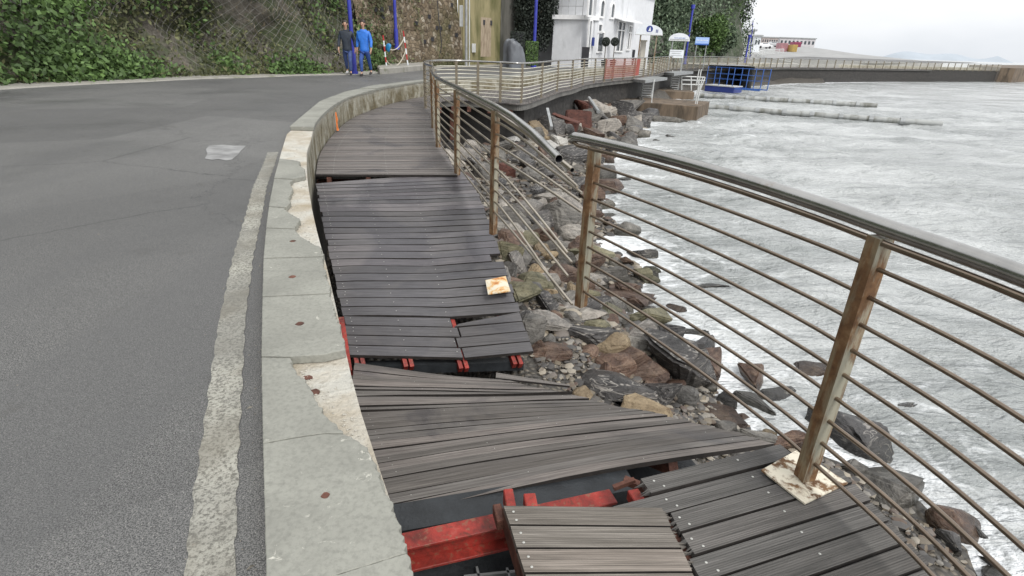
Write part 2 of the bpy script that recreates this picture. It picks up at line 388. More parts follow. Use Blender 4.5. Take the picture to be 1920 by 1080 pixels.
def gravel():
    b = NB('gravel'); v = b.pos(); c = b.vor(v, 16, out='Color'); d = b.vor(v, 16); n = b.noise(v, .9, 4)
    sx = b.n('ShaderNodeSeparateColor'); b.l(c, sx.inputs[0])
    col = b.ramp(sx.outputs[0], [(.1, (.025, .023, .02)), (.5, (.085, .076, .062)), (.9, (.20, .17, .13))])
    col = b.mix(b.ramp(d, [(.35, 0), (.6, .8)]), col, (.03, .028, .025))  # gaps between stones darkened in the colour, as shade
    col = b.mix(b.math('MULTIPLY', n, .5), col, (.10, .09, .075))
    return b.fin(col, .6, b.bump(b.math('SUBTRACT', 1, d), .9, .05))
M_gravel = gravel()
def pebmat():
    b = NB('mixed_pebbles'); r = b.n('ShaderNodeNewGeometry').outputs['Random Per Island']
    col = b.ramp(r, [(0, (.03, .028, .026)), (.3, (.10, .094, .088)), (.5, (.20, .165, .115)), (.62, (.09, .05, .034)), (.8, (.24, .225, .20)), (1, (.40, .35, .27))])
    n = b.noise(b.pos(), 40, 4)
    return b.fin(b.mix(b.math('MULTIPLY', n, .5), col, (.05, .045, .04)), .5, b.bump(n, .4, .008))
M_peb = pebmat()
def watermat():
    b = NB('sea_water'); v = b.pos()
    foam = b.attr('foam')
    n = b.noise(b.pos((.6, 1.3, 1)), .9, 6, .6, 1.2); n2 = b.noise(b.pos((.8, 1.8, 1)), 4.5, 5, .65, 2.2)
    web = b.vor(b.mix(.35, v, b.noise(v, 2.5, 3)), 2.6, 'DISTANCE_TO_EDGE')
    webm = b.ramp(web, [(0, 1), (.09, 0)])
    k = b.math('ADD', b.math('MULTIPLY', foam, 1.0), b.math('ADD', b.math('MULTIPLY', n, .8), b.math('MULTIPLY', n2, .3)))
    m = b.ramp(k, [(.76, 0), (1.15, .85)])
    m = b.math('ADD', m, b.math('MULTIPLY', webm, b.ramp(k, [(.62, 0), (.95, .55)])), True)
    deep = b.mix(b.ramp(b.noise(b.pos((.35, 1, 1)), .35, 4, .6, .8), [(.35, 0), (.65, 1)]), (.23, .245, .24), (.50, .515, .51))
    col = b.mix(m, deep, (.80, .82, .83))
    h = b.math('ADD', b.math('ADD', b.noise(b.pos((.6, 1.8, 1)), 1.5, 4, .55, .8), b.noise(b.pos((.45, 1.4, 1)), .55, 3, .5, .6)), b.math('MULTIPLY', b.noise(b.pos((1, 2.0, 1)), 9, 3, .6), .3))
    rough = b.math('ADD', .16, b.math('MULTIPLY', m, .5))
    b.b.inputs['IOR'].default_value = 1.45
    return b.fin(col, rough, b.bump(h, 1.0, .22))
M_water = watermat()
def leafmat(name, a, c):
    b = NB(name); r = b.n('ShaderNodeNewGeometry').outputs['Random Per Island']; n = b.noise(b.pos(), .7, 4, .6)
    col = b.ramp(r, [(0, a), (1, c)]); col = b.mix(b.ramp(n, [(.35, .6), (.65, 0)]), col, tuple(x*.55 for x in a))
    return b.fin(col, .65)
M_leaf = leafmat('bright_ground_cover_leaf', (.04, .08, .018), (.135, .23, .06))
M_leafo = leafmat('olive_leaf', (.06, .072, .026), (.18, .185, .08))
M_leafd = leafmat('dark_conifer_leaf', (.018, .026, .02), (.05, .065, .048))
M_leafg = leafmat('grey_green_leaf', (.06, .10, .055), (.20, .26, .16))
M_dry = leafmat('dry_grass', (.16, .13, .08), (.30, .26, .18))
def cliffmat():
    b = NB('cliff_rock'); v = b.pos((1, 1, .5)); n = b.noise(v, .55, 8, .65, .8); f = b.noise(b.pos(), 7, 6, .7)
    col = b.ramp(n, [(.28, (.05, .045, .035)), (.5, (.15, .135, .11)), (.72, (.27, .245, .21))])
    col = b.mix(b.ramp(b.noise(b.pos(), .9, 6, .7), [(.44, 0), (.56, .85)]), col, (.06, .085, .03))
    col = b.mix(b.ramp(f, [(.3, .6), (.5, 0)]), col, (.025, .023, .018))
    return b.fin(col, .85, b.bump(b.math('ADD', n, b.math('MULTIPLY', f, .5)), .9, .3))
M_cliff = cliffmat()
def cliffgrey():
    b = NB('grey_cliff_rock'); v = b.pos((1, 1, .35)); n = b.noise(v, .22, 8, .65, .8); f = b.noise(b.pos(), 1.8, 6, .7)
    col = b.ramp(n, [(.3, (.10, .10, .085)), (.7, (.29, .28, .25))])
    col = b.mix(b.ramp(b.noise(b.pos(), .16, 6, .7), [(.42, 0), (.55, .9)]), col, (.055, .085, .04))
    col = b.mix(b.ramp(f, [(.3, .5), (.5, 0)]), col, (.05, .05, .045))
    return b.fin(col, .9, b.bump(b.math('ADD', n, f), .9, .6))
M_cliffg = cliffgrey()
def stonewall():
    b = NB('rubble_masonry'); v = b.pos((1, 1, 1.25)); wv = b.mix(.12, v, b.noise(v, 2, 3))
    e = b.vor(wv, 4.6, 'DISTANCE_TO_EDGE'); c = b.vor(wv, 4.6, out='Color'); sx = b.n('ShaderNodeSeparateColor'); b.l(c, sx.inputs[0])
    col = b.ramp(sx.outputs[0], [(.05, (.11, .08, .05)), (.45, (.18, .135, .085)), (.8, (.26, .205, .14)), (1, (.38, .33, .26))])
    col = b.mix(b.ramp(e, [(0, .85), (.06, 0)]), col, (.10, .082, .055))
    n = b.noise(b.pos((1, 1, .5)), .5, 6, .65)
    col = b.mix(b.ramp(n, [(.5, 0), (.66, .75)]), col, (.085, .085, .03))
    f = b.noise(v, 14, 5, .7); col = b.mix(b.ramp(f, [(.3, .6), (.5, 0)]), col, (.06, .045, .03))
    return b.fin(col, .85, b.bump(b.math('ADD', b.ramp(e, [(0, 0), (.12, 1)]), b.math('MULTIPLY', f, .5)), .8, .06))
M_stone = stonewall()
M_ochre = dirty('mossy_ochre_render', (.30, .26, .14), (.10, .10, .035), .55, .85, .8)
M_greywall = dirty('sooty_grey_render', (.13, .125, .11), (.045, .045, .035), .5, .9, .8)
M_white = dirty('white_render', (.66, .67, .69), (.45, .46, .47), .12, .75, .8)
M_whitetrim = simple('white_trim_paint', (.80, .80, .80), .5, .06, 5)
M_glass = NB('window_glass').fin((.055, .065, .075), .08)
M_doorwood = dirty('sun_bleached_door_wood', (.42, .34, .25), (.20, .15, .10), .4, .75, 4, streak=(4, 4, .4))
M_blue = simple('royal_blue_paint', (.035, .045, .34), .4, .2, 4)
M_blue2 = simple('marine_blue_paint', (.045, .13, .42), .45, .2, 4)
M_signblue = simple('navy_sign_blue', (.03, .05, .22), .4, .05, 4)
M_signlight = simple('pale_blue_panel', (.35, .50, .80), .45, .08, 4)
M_signwhite = simple('off_white_sign_panel', (.70, .73, .76), .5, .07, 3)
M_grey = simple('galvanised_grey', (.34, .35, .35), .45, .2, 5, metal=.4)
M_lightgrey = simple('pale_aluminium', (.55, .56, .55), .45, .12, 5)
M_boom = dirty('weathered_boom', (.36, .37, .36), (.16, .16, .14), .5, .7, 1.5)
M_tarp = dirty('grey_tarpaulin', (.13, .14, .155), (.08, .085, .095), .4, .5, 3)
M_black = simple('black_board', (.03, .03, .035), .5, .3, 5)
M_redp = simple('warning_red_paint', (.42, .03, .03), .5, .2, 5)
M_net = simple('faded_red_plastic_net', (.36, .10, .08), .5, .2, 5)
M_orange = simple('orange_cloth', (.80, .22, .05), .6, .15, 9)
M_rope = simple('pale_rope', (.50, .46, .38), .8, .2, 20)
M_brownconc = dirty('tide_stained_concrete', (.17, .125, .085), (.06, .045, .03), .55, .7, 1.6)
M_wire = simple('galvanised_wire', (.32, .31, .29), .5, .2, 3, metal=.3)
M_skin = simple('skin', (.45, .27, .19), .5, .08, 5)
M_hair = simple('dark_hair', (.03, .02, .015), .55, .3, 20)
M_navy = simple('navy_padded_jacket', (.018, .026, .04), .6, .3, 9, bump=.4)
M_bjack = simple('bright_blue_jacket', (.03, .17, .62), .55, .2, 9, bump=.4)
M_jean = simple('blue_denim', (.045, .075, .20), .8, .25, 12)
M_jean2 = simple('dark_denim', (.03, .075, .27), .8, .25, 12)
M_shoe = simple('dark_shoe', (.03, .025, .025), .6, .3, 12)
M_shoew = simple('white_trainer', (.6, .6, .6), .6, .15, 12)
M_car = simple('white_car_paint', (.72, .73, .74), .25, .03, 2, bump=.02)
M_carg = simple('silver_car_paint', (.42, .43, .44), .25, .05, 2, bump=.02)
M_tyre = simple('tyre_rubber', (.025, .025, .025), .85, .2, 9)
M_trunk = simple('tree_bark', (.10, .08, .06), .9, .4, 6, bump=.6, bd=.03)
M_yel = simple('yellow_paint', (.50, .36, .12), .5, .1, 4)
M_side = simple('board_edge_gap_shade', (.022, .018, .016), .9, .4, 20)  # near-black board sides: the shade of the seams put into the colour
M_screw = simple('bright_screw_head', (.45, .45, .42), .4, .1, 30)

# ================================================================== paths of the walkway (inner = parapet foot, outer = rail side)
PAIRS = [((-2.66, 7.20), (-.86, 7.45)), ((-3.11, 8.76), (-1.25, 9.2)), ((-3.55, 11), (-1.7, 11.5)), ((-3.78, 13), (-1.92, 13.5)),
 ((-3.75, 15), (-2.3, 15.0)), ((-3.57, 16.8), (-2.5, 16.6)), ((-3.1, 19.0), (-2.35, 17.8)), ((-2.3, 21), (-1.9, 18.2)), ((-1.4, 22.3), (-1.3, 18.15)),
 ((-.4, 23.3), (-.5, 17.85)), ((.1, 25), (.15, 17.7)), ((.6, 26.5), (.85, 20)), ((1.1, 28), (1.62, 23)), ((1.8, 30), (2.35, 25)), ((2.5, 32), (3.1, 27.8)),
 ((3.4, 34), (3.9, 29.8)), ((4.2, 36), (5.22, 32.4)), ((5.8, 39), (7.05, 35.7)), ((8.0, 44.5), (9.7, 42.1)), ((10.6, 51), (12.35, 49.4)),
 ((14, 58), (15.65, 56.4)), ((19.2, 65), (20.65, 62.9)), ((25, 70.8), (26.35, 68.5)), ((31, 77.5), (32.2, 75.4)), ((37, 83.5), (38.35, 81)),
 ((59, 97.5), (60.1, 95)), ((89, 115), (90, 112))]
INN = catmull([(a[0], a[1], 0) for a, b in PAIRS], 10)
OUT = catmull([(b[0], b[1], 0) for a, b in PAIRS], 10)
NEAR_IN = [P(x, y, .43) for x, y in [(800, 1250), (775, 1080), (745, 975), (720, 905), (690, 815), (668, 745), (650, 668), (632, 585), (612, 497), (597, 445), (586, 398), (578, 350), (575, 320), (575, 285)]]
NEAR_OUT = [P(x, y, .43) for x, y in [(508, 1250), (499, 1080), (493, 900), (490, 760), (490, 640), (493, 556), (497, 470), (503, 395), (512, 335), (524, 290), (536, 252)]]
near_in = [(p.x, p.y) for p in NEAR_IN]; near_out = [(p.x, p.y) for p in NEAR_OUT]
def xin(y):
    ys = [p[1] for p in near_in]; xs = [p[0] for p in near_in]
    ii = [p for p in INN if p.y > ys[-1]+.4]
    return interp(y, [-3, -.5]+ys+[p.y for p in ii], [.35, .1]+xs+[p.x for p in ii])
def xout(y):
    ys = [p[1] for p in near_out]; xs = [p[0] for p in near_out]
    far = [(9.0, -3.45), (11.7, -4.02), (14, -4.22), (16.8, -4.02), (19.2, -3.55), (21.3, -2.75), (22.7, -1.75), (23.8, -.7), (25.3, -.25), (28.2, .72), (32.2, 2.15), (36.2, 3.85), (39.3, 5.45), (44.8, 7.6), (51.3, 10.2), (58.3, 13.6), (65.4, 18.8), (71.1, 24.6), (84, 36.6), (98, 58.6), (116, 88.6)]
    return interp(y, [-3, -.5]+ys+[a for a, _ in far], [0, -.25]+xs+[b for _, b in far])

# ================================================================== SETTING: road, verge, beach, water
ROADZ = .38
ys = [-6, -3, -1, 0, .5]+[1+.4*i for i in range(30)]+[13+i for i in range(30)]+[44+2*i for i in range(38)]
FOOT = [(-8, -13.5), (0, -13.6), (8, -13.2), (13, -12.3), (16.3, -11.3), (19.3, -9.77), (21.8, -8.2), (23.2, -7.0), (27, -6.2), (32, -5.0), (36, -3.2), (41, -.6), (46, 1.5), (60, 12), (75, 26), (90, 33), (120, 60)]
def xfoot(y): return interp(y, [a for a, _ in FOOT], [b for _, b in FOOT])
def rz(y): return ROADZ + max(0, (y-85))*.028
mb = MB()
for y0, y1 in zip(ys[:-1], ys[1:]):
    for k in range(8):
        q = []
        for (yy, t) in ((y0, k/8), (y0, (k+1)/8), (y1, (k+1)/8), (y1, k/8)):
            xr = xout(yy)-.0; xl = xfoot(yy)-2.0
            q.append((xl+(xr-xl)*t, yy, rz(yy)))
        mb.add(q, [(0, 1, 2, 3)])
tag(mb.build('road', M_asph), kind='structure')
# light concrete verge along the cliff foot
mb = MB(); vy = [-6+1.0*i for i in range(50)]
for y0, y1 in zip(vy[:-1], vy[1:]):
    a0, a1 = xfoot(y0), xfoot(y1)
    wob = lambda y: .95+.12*math.sin(y*1.7)+.08*math.sin(y*4.1)
    mb.add([(a0-1.2, y0, ROADZ+.03), (a0+wob(y0), y0, ROADZ+.03), (a1+wob(y1), y1, ROADZ+.03), (a1-1.2, y1, ROADZ+.03),
            (a0+wob(y0)+.03, y0, ROADZ-.01), (a1+wob(y1)+.03, y1, ROADZ-.01)], [(0, 1, 2, 3), (1, 4, 5, 2)])
tag(mb.build('pavement', M_pave), kind='structure')
vn1 = lambda t: float(vnoise(np.array([t]), np.array([3.3]), np.array([1.7]))[0])
# painted edge line beside the parapet and the faded mark in the lane
mb = MB()
lr = [P(x, y, .384) for x, y in [(436, 1250), (440, 1080), (445, 900), (450, 800), (460, 600), (475, 480), (492, 400), (500, 350), (514, 312), (522, 285)]]
for i in range(len(lr)-1):
    for k in range(30):
        a = lr[i].lerp(lr[i+1], k/30); b = lr[i].lerp(lr[i+1], (k+1)/30)
        d = (lr[i+1]-lr[i]).normalized(); nn = Vector((-d.y, d.x, 0))
        w0 = .118; j = lambda p: .0035*math.sin(p.y*37)+.004*vn1(p.y*60)
        mb.add([a+nn*(0+j(a)), b+nn*(0+j(b)), b+nn*(w0-j(b)), a+nn*(w0-j(a))], [(0, 1, 2, 3)])
tag(mb.build('road_edge_line', M_line), kind='structure')
mb = MB(); pts = [P(x, y, .384) for x, y in [(392, 273), (418, 271), (440, 273), (461, 273), (457, 278), (452, 282), (447, 289), (441, 294), (435, 299), (424, 301), (410, 298), (398, 300), (384, 297), (389, 288), (386, 280)]]
mb.add(pts, [tuple(range(15))]); 
tag(mb.build('road_marking', M_line2), kind='structure')

gv, gf, gb_ = [], [], 0
for k in range(900):
    yy = random.uniform(.3, 11); xx = xout(yy)-abs(random.gauss(0, .10))-.005
    if random.random() < .3: xx = xout(yy)-random.uniform(0, 2.6)
    sz = random.uniform(.0015, .006) if random.random() < .9 else random.uniform(.006, .012); q_ = [(random.uniform(-1, 1), random.uniform(-1, 1)) for _ in range(3)]
    base_ = [(xx+a*sz, yy+b*sz, ROADZ+.0015) for a, b in q_]; gv += base_+[(xx, yy, ROADZ+sz*.9)]; gf += [(gb_, gb_+1, gb_+3), (gb_+1, gb_+2, gb_+3), (gb_+2, gb_, gb_+3)]; gb_ += 4
tag(npmesh('road_grit', np.array(gv), np.array(gf), simple('grit', (.20, .185, .155), .9, .6, 90)), 'fine grit and small stones gathered on the road along the parapet', 'grit', kind='stuff')
SH_Y = [-4, 0, 2, 4.2, 4.94, 5.8, 6.4, 7.8, 9.7, 11.7, 16.6, 19.2, 22.9, 27, 31, 36, 42, 60, 80, 95]
SH_X = [4.6, 4.15, 3.7, 3.05, 2.6, 2.3, 2.0, 1.85, 1.87, 1.85, 2.3, 3.0, 4.6, 5.6, 7.0, 8.0, 10.5, 18, 38, 60]
ED_Y = [-3, 2, 3.5, 5.3, 7.5, 9.6, 11.8, 17, 18, 20, 25, 30, 36, 42, 56, 68, 81, 95]
ED_X = [1.4, 1.3, .5, -.2, -.85, -1.35, -1.75, -1.5, .1, .8, 2.3, 3.9, 7, 9.6, 15.5, 26, 38, 60]
def shore(y): return np.interp(y, SH_Y, SH_X)+.22*np.sin(np.asarray(y)*2.3)*(np.asarray(y) < 30)
def edge(y): return np.interp(y, ED_Y, ED_X)
WZ = -1.9
def beachz(x, y):
    x = np.asarray(x, float); y = np.asarray(y, float); e = edge(y); s = shore(y)
    t = (x-e)/np.maximum(s-e, .3)
    z = np.where(t < 0, -1.22-.5*np.clip(-(x-e)/.5, 0, 1)*(y < 8)-.25*np.clip(-(x-e)/1.5, 0, 1)*(y >= 8), -1.22-.68*t)
    z = np.where((y < 3.0) & (x < 1.5), -1.85, z)
    z = np.where(t > 1, WZ-.22*(x-s), z)
    z = np.maximum(z, -3.2)
    return z+.06*fbm(x*1.3, y*1.3, x*0, 3)+.02*fbm(x*5, y*5, x*0+3, 2)
gx = np.concatenate([np.arange(-5, 6, .12), np.arange(6, 16, .5), np.arange(16, 45, 3)]); gy = np.concatenate([np.arange(-4, 14, .12), np.arange(14, 34, .3), np.arange(34, 90, 2)])
X, Y = np.meshgrid(gx, gy); Z = beachz(X, Y)
def gridfaces(ny, nx):
    i = np.arange(ny*nx).reshape(ny, nx)
    return np.stack([i[:-1, :-1], i[:-1, 1:], i[1:, 1:], i[1:, :-1]], -1).reshape(-1, 4)
tag(npmesh('beach_ground', np.stack([X, Y, Z], -1).reshape(-1, 3), gridfaces(*X.shape), M_gravel, smooth=True), kind='structure')
# the sea
gx = np.concatenate([np.arange(-3, 14, .07), np.arange(14, 40, .3), np.arange(40, 120, 3), np.geomspace(120, 3000, 14)])
gy = np.concatenate([[-60, -20, -8], np.arange(-2, 16, .07), np.arange(16, 45, .2), np.arange(45, 120, 2), np.geomspace(120, 4500, 18)])
X, Y = np.meshgrid(gx, gy)
sh = shore(Y); ds = X-sh
amp = np.clip(.35+ds*.12, .25, 1)*np.clip(1.4-Y/120, 0, 1)*np.clip(1.6-X/80, 0, 1)
Z = WZ+amp*(.06*fbm(X*.9, Y*1.5, X*0, 3)+.034*fbm(X*3.1+Y, Y*4.2, X*0+9, 3)+.045*np.sin(1.4*(Y*.5+X)+1.5*fbm(X*.4, Y*.4, X*0, 2)))
wo = npmesh('water', np.stack([X, Y, Z], -1).reshape(-1, 3), gridfaces(*X.shape), M_water, smooth=True)
fo = np.exp(-np.clip(ds, 0, 99)/.8)*.30+.16*np.exp(-np.clip(ds, 0, 99)/6)+.05*fbm(X*.5, Y*.5, X*0+5, 3)
fo = np.where((X > 8) & (Y > 25), fo*.9+.06, fo)  # far water brightened through the foam amount, in place of sky glare
at = wo.data.attributes.new('foam', 'FLOAT', 'POINT'); at.data.foreach_set('value', fo.ravel().astype(np.float32))
tag(wo, kind='structure')

_ico = {}
def ico(level):
    if level not in _ico:
        bm = bmesh.new(); bmesh.ops.create_icosphere(bm, subdivisions=level, radius=1)
        v = np.array([x.co[:] for x in bm.verts]); f = np.array([[q.index for q in x.verts] for x in bm.faces]); bm.free(); _ico[level] = (v, f)
    return _ico[level]
def rockverts(level, size, angular=1.0, seed=None, planes=9):
    rg = np.random.default_rng(seed if seed is not None else RNG.integers(1e9))
    v, f = ico(level); v = v.copy()
    # cut with random planes -> flat broken faces
    for _ in range(planes):
        n = rg.normal(size=3); n /= np.linalg.norm(n); d = rg.uniform(.42, .8) if angular > .5 else rg.uniform(.78, .95)
        k = v@n; over = k > d
        v[over] -= np.outer(k[over]-d, n)
    o = rg.uniform(0, 90, 3)
    nn = fbm(v[:, 0]*1.7+o[0], v[:, 1]*1.7+o[1], v[:, 2]*1.7+o[2], 4)
    v *= (1+.10*nn)[:, None]
    if level >= 4:
        ff = fbm(v[:, 0]*6+o[0], v[:, 1]*6, v[:, 2]*12+o[2], 3); v *= (1+.022*ff)[:, None]
    return v*np.array(size)/2*1.25, f
# ================================================================== PARAPET between road and walkway
par = thing('parapet_wall', 'low curving concrete parapet with broken grey coping between road and boardwalk', 'wall')
mb = MB()
path = [(xin(y), y) for y in ([-1.5, -.5, .3]+[.6+.25*i for i in range(28)])]
ppi = path+[(p.x, p.y) for p in INN if p.y > path[-1][1]+.2]
ppo = [(xout(q[1]) if q[1] < 17 else None, q[1]) for q in ppi]
def offs(pts, d):
    o = []
    for i, p in enumerate(pts):
        a = pts[max(i-1, 0)]; b = pts[min(i+1, len(pts)-1)]; t = Vector((b[0]-a[0], b[1]-a[1], 0)).normalized()
        o.append((p[0]-t.y*d, p[1]+t.x*d))
    return o
ofw = offs(ppi, .36)
fullo = [((q[0], q[1]) if q[0] is not None else o_) for q, o_ in zip(ppo, ofw)]
ztop = .43
for i in range(len(ppi)-1):
    a, b, c, d = ppi[i], ppi[i+1], fullo[i+1], fullo[i]
    def ins(u, v, k=.012): 
        t = Vector((v[0]-u[0], v[1]-u[1])); l = max(t.length, .01); t = t/l*k; return (u[0]+t.x, u[1]+t.y)
    d2 = ins(d, a); c2 = ins(c, b)
    mb.add([(a[0], a[1], -2.1), (b[0], b[1], -2.1), (b[0], b[1], ztop), (a[0], a[1], ztop), (c2[0], c2[1], ztop), (d2[0], d2[1], ztop), (c2[0], c2[1], -.5), (d2[0], d2[1], -.5)],
           [(0, 1, 2, 3), (3, 2, 4, 5), (5, 4, 6, 7)])
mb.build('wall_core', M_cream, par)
slabs = [
 [(512, 1300), (500, 1113), (620, 1081), (762, 1037), (775, 1080), (830, 1300)],
 [(500, 1112), (493, 832), (560, 820), (610, 813), (645, 814), (662, 822), (676, 832), (689, 838), (694, 850), (698, 862), (705, 870), (704, 878), (709, 893), (714, 902), (718, 917), (728, 930), (738, 948), (742, 962), (752, 1000), (762, 1036), (620, 1080)],
 [(493, 830), (490, 670), (545, 671), (547, 684), (556, 698), (563, 705), (571, 716), (583, 727), (588, 740), (597, 762), (610, 779), (622, 791), (634, 804), (644, 812), (610, 811), (560, 818)],
 [(490, 667), (492, 557), (618, 551), (622, 566), (633, 602), (641, 632), (648, 655), (610, 664), (545, 668)],
 [(492, 555), (494, 485), (606, 482), (604, 489), (607, 500), (612, 508), (611, 520), (618, 534), (618, 549)],
 [(494, 483), (499, 428), (553, 430), (562, 442), (576, 450), (589, 459), (600, 462), (603, 470), (606, 480)],
 [(499, 426), (504, 388), (532, 390), (540, 398), (552, 405), (562, 410), (557, 420), (553, 428)],
 [(504, 386), (514, 335), (550, 337), (543, 343), (548, 352), (546, 362), (540, 372), (544, 380), (536, 388)],
 [(514, 333), (524, 297), (550, 300), (563, 303), (560, 310), (570, 316), (572, 330), (550, 335)]]
def slab(poly, z0=.432, z1=.47, bev=.004, name='coping_slab'):
    m = MB(); m.prism(poly, z0, z1); return m.build(name, M_cap, par, bevel=bev)
for s in slabs:
    base = [P(x, y, .47) for x, y in s]; poly = []
    for i, a in enumerate(base):      # ragged broken edges on the walkway side
        b = base[(i+1) % len(base)]; n_s = max(1, int((b-a).length/.012)); q1, q2 = s[i], s[(i+1) % len(s)]; inner = q1[0] > 528 and q2[0] > 528 and abs(q2[1]-q1[1]) > .35*abs(q2[0]-q1[0])
        nx_, ny_ = -(b-a).y/max((b-a).length, 1e-5), (b-a).x/max((b-a).length, 1e-5)
        for k in range(n_s):
            p_ = a.lerp(b, k/n_s); j_ = random.gauss(0, .0045)*(1 if inner and k else 0)+random.gauss(0, .0006); poly.append((p_.x+nx_*j_, p_.y+ny_*j_))
    slab(poly, bev=.0022)
# farther, whole slabs
y = 8.35; jj = 0
def ln(i): return ppi[i], fullo[i]
idx = [i for i, q in enumerate(ppi) if q[1] > 8.0]
i = idx[0]; acc = 0; start = i
while i < len(ppi)-1 and ppi[i][1] < 75:
    seg = math.hypot(ppi[i+1][0]-ppi[i][0], ppi[i+1][1]-ppi[i][1]); acc += seg; i += 1
    if acc > 1.15:
        ring_i = ppi[start:i+1]; ring_o = fullo[start:i+1]
        def shrink(pl, t0, t1): 
            q = list(pl); q[0] = tuple(Vector(q[0]).lerp(Vector(q[1]), t0)); q[-1] = tuple(Vector(q[-1]).lerp(Vector(q[-2]), t1)); return q
        ri = shrink(ring_i, .03, .03); rr_ = shrink(ring_o, .03, .03)
        dz = random.choice([0, 0, .008, .014])
        ri = [(p[0]+(p[0]-q[0])*.06, p[1]+(p[1]-q[1])*.06) for p, q in zip(ri, rr_)]
        slab(ri+rr_[::-1], .432, .475+dz, .006 if start < 60 else 0)
        acc = 0; start = i
for px, py in [(610, 929), (548, 519), (562, 607), (549, 452)]:
    p = P(px, py, .4705); m = MB(); r = .011 if py > 900 else .017
    m.prism([(p.x+r*(1+.2*math.sin(k*2))*math.cos(k*math.pi/6), p.y+r*math.sin(k*math.pi/6)) for k in range(12)], .465, .4725); m.build('rusty_bolt_head', M_rust, par)
for px, py, sx, sy in [(577, 709, .020, .007), (589, 736, .022, .009)]:      # hollows left in the mortar bed
    p = P(px, py, .43); m = MB(); m.prism([(p.x+sx*(1+.25*math.sin(k*3.1))*math.cos(k*math.pi/6), p.y+sy*2*(1+.2*math.cos(k*2.3))*math.sin(k*math.pi/6)) for k in range(12)], .425, .434); m.build('mortar_hole', M_rust, par)
chips = [(690, 838), (697, 862), (708, 890), (716, 915)]
m = MB(); cp = [P(x, y, .45) for x, y in [(684, 838), (692, 846), (700, 862), (706, 868), (707, 878), (712, 892), (718, 898), (722, 914), (722, 930), (700, 925), (690, 880)]]; m.prism([(q.x, q.y) for q in cp], .40, .446); m.build('broken_ledge', M_cap, par, bevel=.003)
V_, F_v, b_ = [], [], 0
for k in range(150):      # crumbs of mortar on the exposed bed
    px, py = random.choice([(570, 705), (600, 745), (640, 790), (560, 330), (560, 380), (555, 418), (580, 452), (545, 285), (655, 815)]); q = P(px+random.gauss(0, 12), py+random.gauss(0, 12), .432)
    if not (xin(q.y)-.20 < q.x < xin(q.y)-.01): continue
    v_, f_ = rockverts(1, (1, 1, 1), 1, 40+k, 5); sz = random.uniform(.003, .011); V_.append(v_*sz*np.array([1.3, 1, .7])+np.array([q.x, q.y, .432])); F_v.append(f_+b_); b_ += len(v_)
tag(npmesh('mortar_crumbs', np.concatenate(V_), np.concatenate(F_v), M_conc), 'crumbs of broken mortar scattered on the exposed parapet top', 'crumbs', kind='stuff')
p = P(677, 200, 0); m = MB(); m.box((p.x-.32, p.y+.6, .1), (.14, .22, .10)); m.build('drain_hole', M_black, par)
# orange strip tied to the parapet
p = PV(630, 240, (-3.3, 9.6), (-3.52, 11.0)); m = MB()
vs = []
for k in range(6):
    z = .02+.34*k/5; w_ = .035-.002*k
    vs += [(p.x+.035+.01*math.sin(k*2), p.y-w_, z), (p.x+.035+.01*math.cos(k*2), p.y+w_, z), (p.x+.02, p.y+w_, z), (p.x+.02, p.y-w_, z)]
fs = [(4*k+a, 4*k+(a+1) % 4, 4*k+4+(a+1) % 4, 4*k+4+a) for k in range(5) for a in range(4)]+[(3, 2, 1, 0), (20, 21, 22, 23)]
m.add(vs, fs); tag(m.build('marker_strip', M_orange), 'small orange strip standing against the stained parapet', 'marker')

# ================================================================== DECK PANELS
def plank(mb, a0, a1, b1, b0, th=.028, rnd=.5, seg=1, f=None, mi=0):
    """a0->a1 far edge, b0->b1 near edge, (0 left, 1 right); top at given z"""
    n = seg; vs = []; L_ = (Vector(a1)-Vector(a0)).length; W_ = (Vector(b0)-Vector(a0)).length
    for i in range(n+1):
        t = i/n; p = Vector(a0).lerp(Vector(a1), t); q = Vector(b0).lerp(Vector(b1), t)
        if f: p = p+f(t, p); q = q+f(t, q)
        vs += [p, q, q-Vector((0, 0, th)), p-Vector((0, 0, th))]
    fs = []; uv = []; o = rnd*17
    for i in range(n):
        k = 4*i; u0_, u1_ = L_*i/n+o, L_*(i+1)/n+o
        fs += [(k, k+1, k+5, k+4), (k+1, k+2, k+6, k+5), (k+2, k+3, k+7, k+6), (k+3, k, k+4, k+7)]
        uv += [[(u0_, W_), (u0_, 0), (u1_, 0), (u1_, W_)], [(u0_, 0), (u0_, -th), (u1_, -th), (u1_, 0)], [(u0_, 0), (u0_, W_), (u1_, W_), (u1_, 0)], [(u0_, 0), (u0_, th), (u1_, th), (u1_, 0)]]
    fs += [(0, 3, 2, 1), (4*n, 4*n+1, 4*n+2, 4*n+3)]; uv += [[(o, 0), (o, th), (o+.0, th), (o, 0)]]*2
    k0 = len(mb.mi); mb.add(vs, fs, mi, uv, rnd)
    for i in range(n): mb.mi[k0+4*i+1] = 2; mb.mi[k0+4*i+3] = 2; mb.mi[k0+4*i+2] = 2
def curve_at(pts, t):
    d = [0]
    for a, b in zip(pts[:-1], pts[1:]): d.append(d[-1]+(Vector(b)-Vector(a)).length)
    s = t*d[-1]
    for i in range(len(pts)-1):
        if s <= d[i+1] or i == len(pts)-2:
            return Vector(pts[i]).lerp(Vector(pts[i+1]), (s-d[i])/max(d[i+1]-d[i], 1e-6))
def screw(mb, p, r=.0055):
    n = 6; mb.add([(p[0]+r*math.cos(k*math.pi/3), p[1]+r*math.sin(k*math.pi/3), p[2]+.0025) for k in range(n)]+[(p[0], p[1], p[2]+.0045)], [(k, (k+1) % n, n) for k in range(n)], 1, [[(0, 0)]*3]*n)

